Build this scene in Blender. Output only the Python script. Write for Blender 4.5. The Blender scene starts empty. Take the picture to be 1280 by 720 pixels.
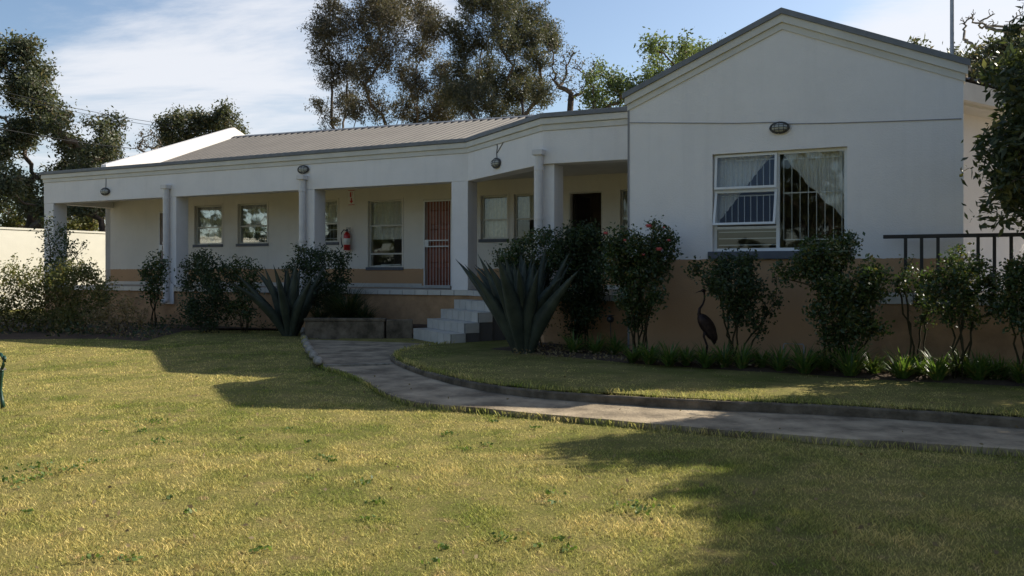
import bpy, math, random
import numpy as np
from math import radians as R, sin, cos, pi, sqrt, atan2
from mathutils import Vector, Matrix, noise as mnoise
rnd = random.Random(7)
S = bpy.context.scene
COL = S.collection

# ------------------------------------------------------------------ camera
F = 1100.0 / 1280.0            # focal length over image width
CH = 1.5                       # eye height above the lawn
cd = bpy.data.cameras.new('camera'); cam = bpy.data.objects.new('camera', cd); COL.objects.link(cam)
cam.location = (0, 0, CH); cam.rotation_euler = (R(90), 0, 0)
cd.sensor_width = 36; cd.lens = 36 * F; cd.shift_y = -21 / 1280
cd.clip_start = .05; cd.clip_end = 6000
S.camera = cam
S.render.resolution_x = 1024; S.render.resolution_y = 576

# ------------------------------------------------------------------ light, sky, exposure
SUN_H = Vector((.909, .417, 0)).normalized()      # horizontal direction towards the sun
SUN_EL = R(34.7)
sl = bpy.data.lights.new('sun', 'SUN'); so = bpy.data.objects.new('sun', sl); COL.objects.link(so)
sl.energy = 4.7; sl.angle = R(.5); sl.color = (1, .93, .80)
sd = Vector((SUN_H.x * cos(SUN_EL), SUN_H.y * cos(SUN_EL), sin(SUN_EL)))
so.location = sd * 60; so.rotation_euler = sd.to_track_quat('Z', 'Y').to_euler()
W = bpy.data.worlds.new('World'); S.world = W; W.use_nodes = True
wn, wl = W.node_tree.nodes, W.node_tree.links
bg = wn['Background']
sky = wn.new('ShaderNodeTexSky'); sky.sky_type = 'NISHITA'; sky.sun_disc = False
sky.sun_elevation = SUN_EL; sky.sun_rotation = atan2(SUN_H.x, SUN_H.y)
sky.air_density = 1.0; sky.dust_density = 1.4; sky.ozone_density = 2.0
def WN(t, **k):
    n = wn.new(t)
    for a, b in k.items(): setattr(n, a, b)
    return n
def wmath(op, a, b=None, c=None, clamp=False):
    n = WN('ShaderNodeMath', operation=op, use_clamp=clamp)
    for i, v in enumerate((a, b, c)):
        if v is None: continue
        if isinstance(v, (int, float)): n.inputs[i].default_value = v
        else: wl.new(v, n.inputs[i])
    return n.outputs[0]
tc = WN('ShaderNodeTexCoord'); sx = WN('ShaderNodeSeparateXYZ'); wl.new(tc.outputs['Generated'], sx.inputs[0])
dx, dy, dz = sx.outputs
inv = wmath('DIVIDE', 1.0, wmath('MAXIMUM', wmath('ADD', dz, .12), .05))
cx = WN('ShaderNodeCombineXYZ'); wl.new(wmath('MULTIPLY', dx, inv), cx.inputs[0]); wl.new(wmath('MULTIPLY', dy, inv), cx.inputs[1])
mp = WN('ShaderNodeMapping'); wl.new(cx.outputs[0], mp.inputs[0]); mp.inputs['Rotation'].default_value = (0, 0, R(-38)); mp.inputs['Scale'].default_value = (.55, 1.25, 1); mp.inputs['Location'].default_value = (1.7, .6, 0)
n1 = WN('ShaderNodeTexNoise'); wl.new(mp.outputs[0], n1.inputs['Vector']); n1.inputs['Scale'].default_value = 1.1; n1.inputs['Detail'].default_value = 9; n1.inputs['Roughness'].default_value = .62; n1.inputs['Distortion'].default_value = .5
def lobe(d, width, amp):            # a bank of cirrus centred on a compass direction
    v = Vector(d).normalized()
    dp = WN('ShaderNodeVectorMath', operation='DOT_PRODUCT'); wl.new(tc.outputs['Generated'], dp.inputs[0]); dp.inputs[1].default_value = v
    mr = WN('ShaderNodeMapRange', interpolation_type='SMOOTHSTEP'); wl.new(dp.outputs['Value'], mr.inputs[0])
    mr.inputs[1].default_value = cos(R(width)); mr.inputs[2].default_value = 1; mr.inputs[3].default_value = 0; mr.inputs[4].default_value = amp
    return mr.outputs[0]
bias = wmath('ADD', lobe((-.34, 1, .15), 14, .28), lobe((-.09, 1, .29), 4.5, .30))
bias = wmath('ADD', bias, lobe((.62, 1, .33), 17, .36))
bias = wmath('SUBTRACT', bias, lobe((.16, 1, .30), 16, .22))
cover = wmath('ADD', n1.outputs[0], bias)
ramp = WN('ShaderNodeMapRange', interpolation_type='SMOOTHSTEP'); wl.new(cover, ramp.inputs[0])
ramp.inputs[1].default_value = .53; ramp.inputs[2].default_value = .86; ramp.inputs[3].default_value = 0; ramp.inputs[4].default_value = .86
mixc = WN('ShaderNodeMix', data_type='RGBA'); wl.new(ramp.outputs[0], mixc.inputs[0]); wl.new(sky.outputs[0], mixc.inputs[6]); mixc.inputs[7].default_value = (5.9, 6.0, 6.3, 1)
wl.new(mixc.outputs[2], bg.inputs[0]); bg.inputs[1].default_value = .093
S.view_settings.view_transform = 'Standard'; S.view_settings.look = 'None'; S.view_settings.exposure = .74; S.view_settings.gamma = 1
S.view_settings.use_curve_mapping = False
S.render.engine = 'CYCLES'
S.cycles.max_bounces = 7; S.cycles.transparent_max_bounces = 12

# ------------------------------------------------------------------ geometry helpers
def ray(px, D):                       # ground-plan point seen at column px at distance D
    return Vector(((px - 640) / 1100 * D, D, 0))
def gp(px, py, z=0.0):                # point of the horizontal plane z seen at (px, py)
    D = (CH - z) * 1100 / (py - 339)
    return Vector(((px - 640) / 1100 * D, D, z))
def at(px, py, D):
    return Vector(((px - 640) / 1100 * D, D, CH + (339 - py) * D / 1100))
HO = Vector((-.925, 18.5, 0))         # house origin: foot of the corner pillar
HU = Vector((.889, -.457, 0)).normalized(); HV = Vector((.457, .889, 0)).normalized()
HA = atan2(HU.y, HU.x)
def hw(s, t, z=0): return HO + HU * s + HV * t + Vector((0, 0, z))
def hs(px, t):                        # position along the facade direction of column px on the plane at depth t
    a = (px - 640) / 1100
    # x = a*y ; x = HO.x+HU.x s+HV.x t ; y = ...
    return (a * (HO.y + HV.y * t) - (HO.x + HV.x * t)) / (HU.x - a * HU.y)

class MB:
    def __init__(s): s.v = []; s.f = []; s.m = []
    def add(s, vs, fs, mi=0):
        o = len(s.v); s.v += [tuple(p) for p in vs]; s.f += [tuple(i + o for i in f) for f in fs]; s.m += [mi] * len(fs); return s
    def box(s, x0, x1, y0, y1, z0, z1, mi=0):
        return s.add([(x0,y0,z0),(x1,y0,z0),(x1,y1,z0),(x0,y1,z0),(x0,y0,z1),(x1,y0,z1),(x1,y1,z1),(x0,y1,z1)],
              [(0,3,2,1),(4,5,6,7),(0,1,5,4),(1,2,6,5),(2,3,7,6),(3,0,4,7)], mi)
    def hexa(s, p, mi=0):             # eight corners, bottom ring then top ring
        return s.add(p, [(0,3,2,1),(4,5,6,7),(0,1,5,4),(1,2,6,5),(2,3,7,6),(3,0,4,7)], mi)
    def prism(s, poly, z0, z1, mi=0):
        n = len(poly)
        return s.add([(p[0],p[1],z0) for p in poly] + [(p[0],p[1],z1) for p in poly],
              [tuple(range(n-1,-1,-1)), tuple(range(n,2*n))] + [(i,(i+1)%n,n+(i+1)%n,n+i) for i in range(n)], mi)
    def tube(s, path, rad, n=6, cap=True, mi=0):
        P = [Vector(p) for p in path]; rr = rad if hasattr(rad, '__len__') else [rad]*len(P)
        vs = []; up = None
        for i, p in enumerate(P):
            d = (P[min(i+1,len(P)-1)] - P[max(i-1,0)])
            if d.length < 1e-9: d = Vector((0,0,1))
            d.normalize()
            if up is None: up = Vector((0,0,1)) if abs(d.z) < .9 else Vector((1,0,0))
            a = d.cross(up)
            if a.length < 1e-6: a = d.orthogonal()
            a.normalize(); b = d.cross(a); up = -b if False else up
            for k in range(n):
                w = 2*pi*k/n; vs.append(p + (a*cos(w) + b*sin(w))*rr[i])
        fs = [(i*n+k, i*n+(k+1)%n, (i+1)*n+(k+1)%n, (i+1)*n+k) for i in range(len(P)-1) for k in range(n)]
        if cap: fs += [tuple(range(n-1,-1,-1)), tuple(range((len(P)-1)*n, len(P)*n))]
        return s.add(vs, fs, mi)
    def lathe(s, prof, n=16, c=(0,0,0), sx=1, sy=1, mi=0):
        vs = [(c[0]+r*cos(2*pi*k/n)*sx, c[1]+r*sin(2*pi*k/n)*sy, c[2]+z) for r, z in prof for k in range(n)]
        fs = [(i*n+k, i*n+(k+1)%n, (i+1)*n+(k+1)%n, (i+1)*n+k) for i in range(len(prof)-1) for k in range(n)]
        fs += [tuple(range(n-1,-1,-1)), tuple(range((len(prof)-1)*n, len(prof)*n))]
        return s.add(vs, fs, mi)
    def ell(s, c, r, n=12, m=8, rot=None, mi=0):
        vs = []; c = Vector(c)
        for j in range(m+1):
            a = -pi/2 + pi*j/m
            for k in range(n):
                w = 2*pi*k/n; p = Vector((cos(a)*cos(w)*r[0], cos(a)*sin(w)*r[1], sin(a)*r[2]))
                if rot: p = rot @ p
                vs.append(c+p)
        return s.add(vs, [(i*n+k, i*n+(k+1)%n, (i+1)*n+(k+1)%n, (i+1)*n+k) for i in range(m) for k in range(n)], mi)
    def merge(s, o, M=None):
        return s.add([ (M @ Vector(p)) if M else p for p in o.v], o.f)
    def build(s, name, mat, parent=None, smooth=False, bevel=0):
        me = bpy.data.meshes.new(name); me.from_pydata(s.v, [], s.f)
        for m in (mat if isinstance(mat, (list, tuple)) else [mat]): me.materials.append(m)
        if any(s.m): me.polygons.foreach_set('material_index', s.m)
        if smooth: me.polygons.foreach_set('use_smooth', [True]*len(me.polygons))
        me.update()
        o = bpy.data.objects.new(name, me); COL.objects.link(o)
        if parent is not None: o.parent = parent
        if bevel:
            b = o.modifiers.new('bevel', 'BEVEL'); b.width = bevel; b.segments = 2; b.limit_method = 'ANGLE'; b.angle_limit = R(40)
        return o

def npmesh(name, verts, faces_per, mat, parent=None, smooth=False):
    """verts (N,k,3): N separate polygons of k corners"""
    N, k, _ = verts.shape
    me = bpy.data.meshes.new(name)
    me.vertices.add(N*k); me.vertices.foreach_set('co', verts.reshape(-1).astype(np.float32))
    me.loops.add(N*k); me.loops.foreach_set('vertex_index', np.arange(N*k, dtype=np.int32))
    me.polygons.add(N); me.polygons.foreach_set('loop_start', np.arange(0, N*k, k, dtype=np.int32))
    if smooth: me.polygons.foreach_set('use_smooth', np.ones(N, dtype=bool))
    me.materials.append(mat); me.update(calc_edges=True)
    o = bpy.data.objects.new(name, me); COL.objects.link(o)
    if parent is not None: o.parent = parent
    return o

def tag(o, label=None, cat=None, group=None, kind=None):
    if label: o['label'] = label
    if cat: o['category'] = cat
    if group: o['group'] = group
    if kind: o['kind'] = kind
    return o
def thing(name, label, cat, loc=(0,0,0), rz=0, group=None):
    o = bpy.data.objects.new(name, None); COL.objects.link(o); o.empty_display_size = .2
    o.location = loc; o.rotation_euler = (0,0,rz)
    return tag(o, label, cat, group)
def kids(o): return [c for c in bpy.data.objects if c.parent == o]
def copy_tree(o, parent=None):
    c = o.copy(); COL.objects.link(c)
    if parent is not None: c.parent = parent
    for ch in kids(o): copy_tree(ch, c)
    return c

# ------------------------------------------------------------------ materials
def mat(name, col, rough=.8, var=.0, vscale=6, bump=0, bscale=40, metal=0, spec=.3, coord='Object', col2=None, detail=5):
    m = bpy.data.materials.new(name); m.use_nodes = True
    n, l = m.node_tree.nodes, m.node_tree.links; b = n['Principled BSDF']
    b.inputs['Base Color'].default_value = (*col, 1); b.inputs['Roughness'].default_value = rough
    b.inputs['Metallic'].default_value = metal; b.inputs['Specular IOR Level'].default_value = spec
    t = n.new('ShaderNodeTexCoord')
    if var or col2:
        x = n.new('ShaderNodeTexNoise'); x.inputs['Scale'].default_value = vscale; x.inputs['Detail'].default_value = detail; x.inputs['Roughness'].default_value = .65
        l.new(t.outputs[coord], x.inputs['Vector'])
        mr = n.new('ShaderNodeMapRange'); mr.inputs[1].default_value = .35; mr.inputs[2].default_value = .65
        l.new(x.outputs[0], mr.inputs[0])
        mx = n.new('ShaderNodeMix'); mx.data_type = 'RGBA'; l.new(mr.outputs[0], mx.inputs[0])
        c2 = col2 or tuple(c*(1-var) for c in col)
        mx.inputs[6].default_value = (*c2, 1); mx.inputs[7].default_value = (*col, 1)
        l.new(mx.outputs[2], b.inputs['Base Color'])
    if bump:
        x = n.new('ShaderNodeTexNoise'); x.inputs['Scale'].default_value = bscale; x.inputs['Detail'].default_value = 4
        l.new(t.outputs[coord], x.inputs['Vector'])
        bp = n.new('ShaderNodeBump'); bp.inputs['Strength'].default_value = bump; bp.inputs['Distance'].default_value = .02
        l.new(x.outputs[0], bp.inputs['Height']); l.new(bp.outputs[0], b.inputs['Normal'])
    return m

def two_tone(name, top, low, zsplit, stain=.25):
    """painted plaster: one colour of paint above a height, another below; blotchy wear"""
    m = mat(name, top, .85, bump=.35, bscale=55)
    n, l = m.node_tree.nodes, m.node_tree.links; b = n['Principled BSDF']
    t = n.new('ShaderNodeTexCoord'); sp = n.new('ShaderNodeSeparateXYZ'); l.new(t.outputs['Object'], sp.inputs[0])
    nz = n.new('ShaderNodeTexNoise'); nz.inputs['Scale'].default_value = 9; l.new(t.outputs['Object'], nz.inputs['Vector'])
    ad = n.new('ShaderNodeMath'); ad.operation = 'MULTIPLY_ADD'; l.new(nz.outputs[0], ad.inputs[0]); ad.inputs[1].default_value = .045; l.new(sp.outputs[2], ad.inputs[2])
    gt = n.new('ShaderNodeMath'); gt.operation = 'GREATER_THAN'; l.new(ad.outputs[0], gt.inputs[0]); gt.inputs[1].default_value = zsplit + .022
    mx = n.new('ShaderNodeMix'); mx.data_type = 'RGBA'; l.new(gt.outputs[0], mx.inputs[0]); mx.inputs[6].default_value = (*low, 1); mx.inputs[7].default_value = (*top, 1)
    # blotchy wear
    n2 = n.new('ShaderNodeTexNoise'); n2.inputs['Scale'].default_value = .9; n2.inputs['Detail'].default_value = 8; n2.inputs['Roughness'].default_value = .7; l.new(t.outputs['Object'], n2.inputs['Vector'])
    mr = n.new('ShaderNodeMapRange'); l.new(n2.outputs[0], mr.inputs[0]); mr.inputs[1].default_value = .42; mr.inputs[2].default_value = .72; mr.inputs[3].default_value = 1; mr.inputs[4].default_value = 1 - stain
    # thin vertical drip streaks
    mpg = n.new('ShaderNodeMapping'); l.new(t.outputs['Object'], mpg.inputs[0]); mpg.inputs['Scale'].default_value = (7, 7, .35)
    n3 = n.new('ShaderNodeTexNoise'); n3.inputs['Scale'].default_value = 1; n3.inputs['Detail'].default_value = 4; l.new(mpg.outputs[0], n3.inputs['Vector'])
    m3 = n.new('ShaderNodeMapRange'); l.new(n3.outputs[0], m3.inputs[0]); m3.inputs[1].default_value = .55; m3.inputs[2].default_value = .8; m3.inputs[3].default_value = 1; m3.inputs[4].default_value = 1 - stain*.6
    pr = n.new('ShaderNodeMath'); pr.operation = 'MULTIPLY'; l.new(mr.outputs[0], pr.inputs[0]); l.new(m3.outputs[0], pr.inputs[1])
    ml = n.new('ShaderNodeVectorMath'); ml.operation = 'SCALE'; l.new(mx.outputs[2], ml.inputs[0]); l.new(pr.outputs[0], ml.inputs['Scale'])
    l.new(ml.outputs[0], b.inputs['Base Color'])
    return m

def leaf_mat(name, c1, c2, c3=None, trans=.35, rough=.5, spec=.3):
    m = bpy.data.materials.new(name); m.use_nodes = True
    n, l = m.node_tree.nodes, m.node_tree.links; b = n['Principled BSDF']; out = n['Material Output']
    g = n.new('ShaderNodeNewGeometry')
    cr = n.new('ShaderNodeValToRGB'); l.new(g.outputs['Random Per Island'], cr.inputs[0])
    e = cr.color_ramp.elements; e[0].color = (*c1, 1); e[1].color = (*c2, 1); e[1].position = .8
    if c3: k = e.new(.93); k.color = (*c3, 1)
    l.new(cr.outputs[0], b.inputs['Base Color']); b.inputs['Roughness'].default_value = rough; b.inputs['Specular IOR Level'].default_value = spec
    t = n.new('ShaderNodeBsdfTranslucent')
    sc = n.new('ShaderNodeMix'); sc.data_type = 'RGBA'; sc.blend_type = 'MULTIPLY'; sc.inputs[0].default_value = 1; l.new(cr.outputs[0], sc.inputs[6]); sc.inputs[7].default_value = (1.5, 1.5, .75, 1)
    l.new(sc.outputs[2], t.inputs[0])
    mx = n.new('ShaderNodeMixShader'); mx.inputs[0].default_value = trans
    l.new(b.outputs[0], mx.inputs[1]); l.new(t.outputs[0], mx.inputs[2]); l.new(mx.outputs[0], out.inputs[0])
    return m

def ground_col(n, l, green, straw, bare):
    """patchy lawn colour from world position; returns colour socket"""
    g = n.new('ShaderNodeNewGeometry')
    def nz(sc, det, off=0):
        x = n.new('ShaderNodeTexNoise'); x.inputs['Scale'].default_value = sc; x.inputs['Detail'].default_value = det; x.inputs['Roughness'].default_value = .6
        mp = n.new('ShaderNodeMapping'); mp.inputs['Location'].default_value = (off, off*.7, 0); l.new(g.outputs['Position'], mp.inputs[0]); l.new(mp.outputs[0], x.inputs['Vector']); return x.outputs[0]
    a = n.new('ShaderNodeMapRange'); l.new(nz(.55, 6), a.inputs[0]); a.inputs[1].default_value = .40; a.inputs[2].default_value = .56
    c = n.new('ShaderNodeMapRange'); l.new(nz(2.6, 5, 5), c.inputs[0]); c.inputs[1].default_value = .35; c.inputs[2].default_value = .68
    av = n.new('ShaderNodeMath'); av.operation = 'MULTIPLY_ADD'; l.new(c.outputs[0], av.inputs[0]); av.inputs[1].default_value = .55
    hf = n.new('ShaderNodeMath'); hf.operation = 'MULTIPLY'; l.new(a.outputs[0], hf.inputs[0]); hf.inputs[1].default_value = .5; l.new(hf.outputs[0], av.inputs[2])
    m1 = n.new('ShaderNodeMix'); m1.data_type = 'RGBA'; l.new(av.outputs[0], m1.inputs[0]); m1.inputs[6].default_value = (*green, 1); m1.inputs[7].default_value = (*straw, 1)
    d = n.new('ShaderNodeMapRange'); l.new(nz(5.5, 6, 11), d.inputs[0]); d.inputs[1].default_value = .57; d.inputs[2].default_value = .72
    m2 = n.new('ShaderNodeMix'); m2.data_type = 'RGBA'; l.new(d.outputs[0], m2.inputs[0]); l.new(m1.outputs[2], m2.inputs[6]); m2.inputs[7].default_value = (*bare, 1)
    return m2.outputs[2]

def lawn_mat():
    m = bpy.data.materials.new('lawn_turf'); m.use_nodes = True; n, l = m.node_tree.nodes, m.node_tree.links; b = n['Principled BSDF']
    c = ground_col(n, l, (.125, .135, .03), (.30, .245, .085), (.21, .16, .075))
    g = n.new('ShaderNodeNewGeometry'); x = n.new('ShaderNodeTexNoise'); x.inputs['Scale'].default_value = 55; x.inputs['Detail'].default_value = 5; x.inputs['Roughness'].default_value = .75; l.new(g.outputs['Position'], x.inputs['Vector'])
    mr = n.new('ShaderNodeMapRange'); l.new(x.outputs[0], mr.inputs[0]); mr.inputs[1].default_value = .3; mr.inputs[2].default_value = .7; mr.inputs[3].default_value = .55; mr.inputs[4].default_value = 1.35
    sc = n.new('ShaderNodeVectorMath'); sc.operation = 'SCALE'; l.new(c, sc.inputs[0]); l.new(mr.outputs[0], sc.inputs['Scale']); l.new(sc.outputs[0], b.inputs['Base Color'])
    bp = n.new('ShaderNodeBump'); bp.inputs['Strength'].default_value = .9; bp.inputs['Distance'].default_value = .03; l.new(x.outputs[0], bp.inputs['Height']); l.new(bp.outputs[0], b.inputs['Normal'])
    b.inputs['Roughness'].default_value = .95; b.inputs['Specular IOR Level'].default_value = .1
    return m
def blade_mat():
    m = bpy.data.materials.new('grass_blades'); m.use_nodes = True; n, l = m.node_tree.nodes, m.node_tree.links; b = n['Principled BSDF']; out = n['Material Output']
    c = ground_col(n, l, (.30, .37, .075), (.80, .66, .29), (.64, .48, .28))
    g = n.new('ShaderNodeNewGeometry'); cr = n.new('ShaderNodeValToRGB'); l.new(g.outputs['Random Per Island'], cr.inputs[0])
    e = cr.color_ramp.elements; e[0].color = (.3, .38, .25, 1); e[1].color = (1.45, 1.35, 1.3, 1); k = e.new(.8); k.color = (1.1, 1.05, .9, 1)
    ml = n.new('ShaderNodeMix'); ml.data_type = 'RGBA'; ml.blend_type = 'MULTIPLY'; ml.inputs[0].default_value = 1; l.new(c, ml.inputs[6]); l.new(cr.outputs[0], ml.inputs[7])
    l.new(ml.outputs[2], b.inputs['Base Color']); b.inputs['Roughness'].default_value = .6; b.inputs['Specular IOR Level'].default_value = .2
    t = n.new('ShaderNodeBsdfTranslucent'); l.new(ml.outputs[2], t.inputs[0]); mx = n.new('ShaderNodeMixShader'); mx.inputs[0].default_value = .4
    l.new(b.outputs[0], mx.inputs[1]); l.new(t.outputs[0], mx.inputs[2]); l.new(mx.outputs[0], out.inputs[0]); return m

def glass_mat():
    m = bpy.data.materials.new('window_glass'); m.use_nodes = True; n, l = m.node_tree.nodes, m.node_tree.links; out = n['Material Output']
    n.remove(n['Principled BSDF'])
    tr = n.new('ShaderNodeBsdfTransparent'); tr.inputs[0].default_value = (.95, .96, .95, 1)
    gl = n.new('ShaderNodeBsdfGlossy'); gl.inputs['Roughness'].default_value = .02; gl.inputs[0].default_value = (.95, .97, 1, 1)
    fr = n.new('ShaderNodeFresnel'); fr.inputs[0].default_value = 1.55
    nz = n.new('ShaderNodeTexNoise'); nz.inputs['Scale'].default_value = 1.6; t = n.new('ShaderNodeTexCoord'); l.new(t.outputs['Object'], nz.inputs[0])
    bp = n.new('ShaderNodeBump'); bp.inputs['Strength'].default_value = .25; bp.inputs['Distance'].default_value = .01; l.new(nz.outputs[0], bp.inputs['Height']); l.new(bp.outputs[0], gl.inputs['Normal'])
    mu = n.new('ShaderNodeMath'); mu.operation = 'MULTIPLY_ADD'; l.new(fr.outputs[0], mu.inputs[0]); mu.inputs[1].default_value = .62; mu.inputs[2].default_value = .0
    mx = n.new('ShaderNodeMixShader'); l.new(mu.outputs[0], mx.inputs[0]); l.new(tr.outputs[0], mx.inputs[1]); l.new(gl.outputs[0], mx.inputs[2]); l.new(mx.outputs[0], out.inputs[0]); return m
def lace_mat():
    m = bpy.data.materials.new('lace_curtain'); m.use_nodes = True; n, l = m.node_tree.nodes, m.node_tree.links; out = n['Material Output']; b = n['Principled BSDF']
    b.inputs['Base Color'].default_value = (.95, .93, .88, 1); b.inputs['Roughness'].default_value = .9
    t = n.new('ShaderNodeTexCoord'); v = n.new('ShaderNodeTexVoronoi'); v.inputs['Scale'].default_value = 28; l.new(t.outputs['Object'], v.inputs['Vector'])
    mr = n.new('ShaderNodeMapRange'); l.new(v.outputs['Distance'], mr.inputs[0]); mr.inputs[1].default_value = .2; mr.inputs[2].default_value = .7; mr.inputs[3].default_value = .93; mr.inputs[4].default_value = 1
    tl = n.new('ShaderNodeBsdfTranslucent'); tl.inputs[0].default_value = (.7, .7, .66, 1); m1 = n.new('ShaderNodeMixShader'); m1.inputs[0].default_value = .3; l.new(b.outputs[0], m1.inputs[1]); l.new(tl.outputs[0], m1.inputs[2])
    tr = n.new('ShaderNodeBsdfTransparent'); mx = n.new('ShaderNodeMixShader'); l.new(mr.outputs[0], mx.inputs[0]); l.new(tr.outputs[0], mx.inputs[1]); l.new(m1.outputs[0], mx.inputs[2]); l.new(mx.outputs[0], out.inputs[0]); return m

WHITE = (.80, .755, .715); CREAM = (.69, .64, .56); TAN = (.47, .285, .15)
M = dict(
 white=two_tone('white_plaster', WHITE, WHITE, -5, .09), beam=two_tone('white_plaster_beam', WHITE, WHITE, -5, .10),
 moulding=mat('cream_moulding', (.66, .63, .565), .8, var=.12, vscale=2, bump=.2, bscale=60),
 wing=two_tone('wing_plaster', WHITE, TAN, 1.68, .08), inner=two_tone('verandah_plaster', CREAM, TAN, 1.56, .10),
 plinth=mat('tan_plinth', TAN, .9, var=.35, vscale=2.2, bump=.35, bscale=50), column=two_tone('pillar_plaster', WHITE, WHITE, -5, .12),
 cap=mat('grey_coping', (.20, .205, .215), .6, var=.2, vscale=5, bump=.1), tile=mat('white_tile', (.54, .515, .46), .35, var=.18, vscale=3, spec=.5),
 grout=mat('tile_grout', (.11, .10, .09), .9), floor=mat('verandah_floor', (.42, .36, .30), .5, var=.2, vscale=2),
 roof=mat('roof_sheet', (.12, .108, .097), .75, var=.18, vscale=1.2, metal=.0, spec=.4), steel=mat('painted_steel_frame', (.60, .575, .50), .5, var=.1, vscale=8),
 wsteel=mat('white_steel_frame', (.72, .72, .70), .4, var=.08, vscale=8), bars=mat('white_bars', (.66, .66, .63), .45),
 sill=mat('grey_sill', (.12, .125, .14), .7, var=.2, vscale=9), glass=glass_mat(), lace=lace_mat(),
 curtain=mat('curtain_cloth', (.78, .75, .68), .95, var=.2, vscale=14), dark=mat('door_shade_dark', (.04, .035, .03), .9),
 room=mat('room_plaster', (.30, .27, .22), .9), door=mat('red_brown_wood', (.25, .06, .022), .45, var=.35, vscale=9, spec=.5),
 pipe=mat('white_pipe', (.66, .62, .585), .4, var=.1, vscale=5), black=mat('black_metal', (.02, .02, .022), .45, spec=.5), rail=mat('dark_rail_paint', (.022, .017, .015), .5, var=.3, vscale=12, spec=.45),
 lampbase=mat('grey_lamp_metal', (.10, .095, .09), .5, var=.3, vscale=20), lens=mat('frosted_lens', (.50, .50, .46), .3, spec=.6), red=mat('red_enamel', (.45, .012, .012), .3, spec=.6), label=mat('white_label', (.7, .68, .62), .6),
 concrete=mat('path_concrete', (.43, .34, .225), .9, var=0, vscale=1.9, bump=.6, bscale=28, col2=(.13, .10, .065), detail=9), kerb=mat('kerb_concrete', (.21, .165, .115), .95, vscale=4, bump=.8, bscale=26, col2=(.07, .055, .036), detail=8),
 stone=mat('pale_edging', (.36, .32, .25), .9, vscale=7, bump=.6, bscale=24, col2=(.15, .13, .10)), soil=mat('garden_soil', (.10, .065, .04), 1, vscale=4, bump=1, bscale=22, col2=(.055, .036, .022), detail=8),
 wallpaint=mat('boundary_plaster', (.62, .59, .50), .9, var=.10, vscale=.8, bump=.2, bscale=30), bark=mat('grey_bark', (.13, .10, .08), .95, var=.5, vscale=9, bump=.6, bscale=18),
 palebark=mat('pale_bark', (.24, .20, .16), .9, var=.4, vscale=6, bump=.4), twig=mat('thorny_stem', (.09, .075, .035), .9, var=.4, vscale=20),
 bronze=mat('dark_bronze', (.055, .034, .03), .5, var=.5, vscale=20, metal=.5), green_iron=mat('green_cast_iron', (.012, .05, .03), .4, spec=.5), bench_wood=mat('weathered_slats', (.28, .25, .21), .8, var=.4, vscale=12),
 galv=mat('galvanised', (.40, .41, .42), .5, var=.2, vscale=6, metal=.3), cable=mat('cable_sheath', (.25, .24, .24), .7), darkcable=mat('dark_cable', (.02, .02, .02), .6),
 petal=mat('pink_petals', (.85, .27, .30), .6, var=.25, vscale=40), turf=lawn_mat(), blade=blade_mat(),
 l_rose=leaf_mat('rose_leaves', (.03, .052, .02), (.07, .105, .035), (.13, .11, .035), .3, .38, .45),
 l_bush=leaf_mat('bush_leaves', (.07, .085, .03), (.16, .16, .055), (.22, .17, .07), .35), l_weed=leaf_mat('weed_leaves', (.07, .11, .03), (.13, .19, .05), None, .35), l_dark=leaf_mat('dark_bush_leaves', (.028, .044, .02), (.055, .078, .032), None, .25, .45),
 l_gum=leaf_mat('gum_leaves', (.05, .056, .042), (.092, .096, .066), (.14, .115, .08), .3, .5), l_gum2=leaf_mat('brown_gum_leaves', (.056, .054, .045), (.102, .092, .072), (.15, .11, .085), .3, .5),
 l_dense=leaf_mat('dense_tree_leaves', (.055, .066, .042), (.105, .118, .068), (.16, .13, .09), .28, .5), l_fresh=leaf_mat('fresh_green_leaves', (.075, .105, .05), (.135, .17, .08), None, .4, .5),
 l_shade=leaf_mat('karee_leaves', (.035, .05, .025), (.08, .098, .045), (.14, .14, .06), .3, .45), l_aga=leaf_mat('strap_leaves', (.06, .11, .025), (.13, .20, .05), (.22, .2, .07), .35, .4),
 l_tuft=leaf_mat('tuft_blades', (.018, .035, .014), (.04, .065, .022), (.12, .09, .04), .25, .5), l_dry=leaf_mat('dry_stems', (.16, .11, .06), (.26, .20, .11), None, .3, .8),
)
M['agave'] = mat('agave_skin', (.065, .078, .056), .6, vscale=3, col2=(.032, .04, .03), spec=.35)
M['agave_edge'] = mat('agave_spine', (.05, .04, .03), .6)

# ------------------------------------------------------------------ terrain
def sstep(a, b, x):
    t = min(1, max(0, (x-a)/(b-a))); return t*t*(3-2*t)
def H(x, y):
    """lawn level: nearly flat, rising gently towards the house and the far side"""
    t = -( (x-HO.x)*HV.x + (y-HO.y)*HV.y )          # metres in front of the verandah
    z = .13*(1 - sstep(1.5, 8.5, t))
    z += .012*mnoise.noise((x*.45, y*.45, 0)) * sstep(1, 4, t)
    return z + .25*sstep(24, 60, y)
xs = np.unique(np.concatenate([np.linspace(-900, -40, 12), np.linspace(-40, -14, 20), np.linspace(-14, 12, 105), np.linspace(12, 40, 20), np.linspace(40, 900, 12)]))
ys = np.unique(np.concatenate([np.linspace(-300, -10, 6), np.linspace(-10, 2, 8), np.linspace(2, 24, 89), np.linspace(24, 60, 16), np.linspace(60, 2500, 14)]))
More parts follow.
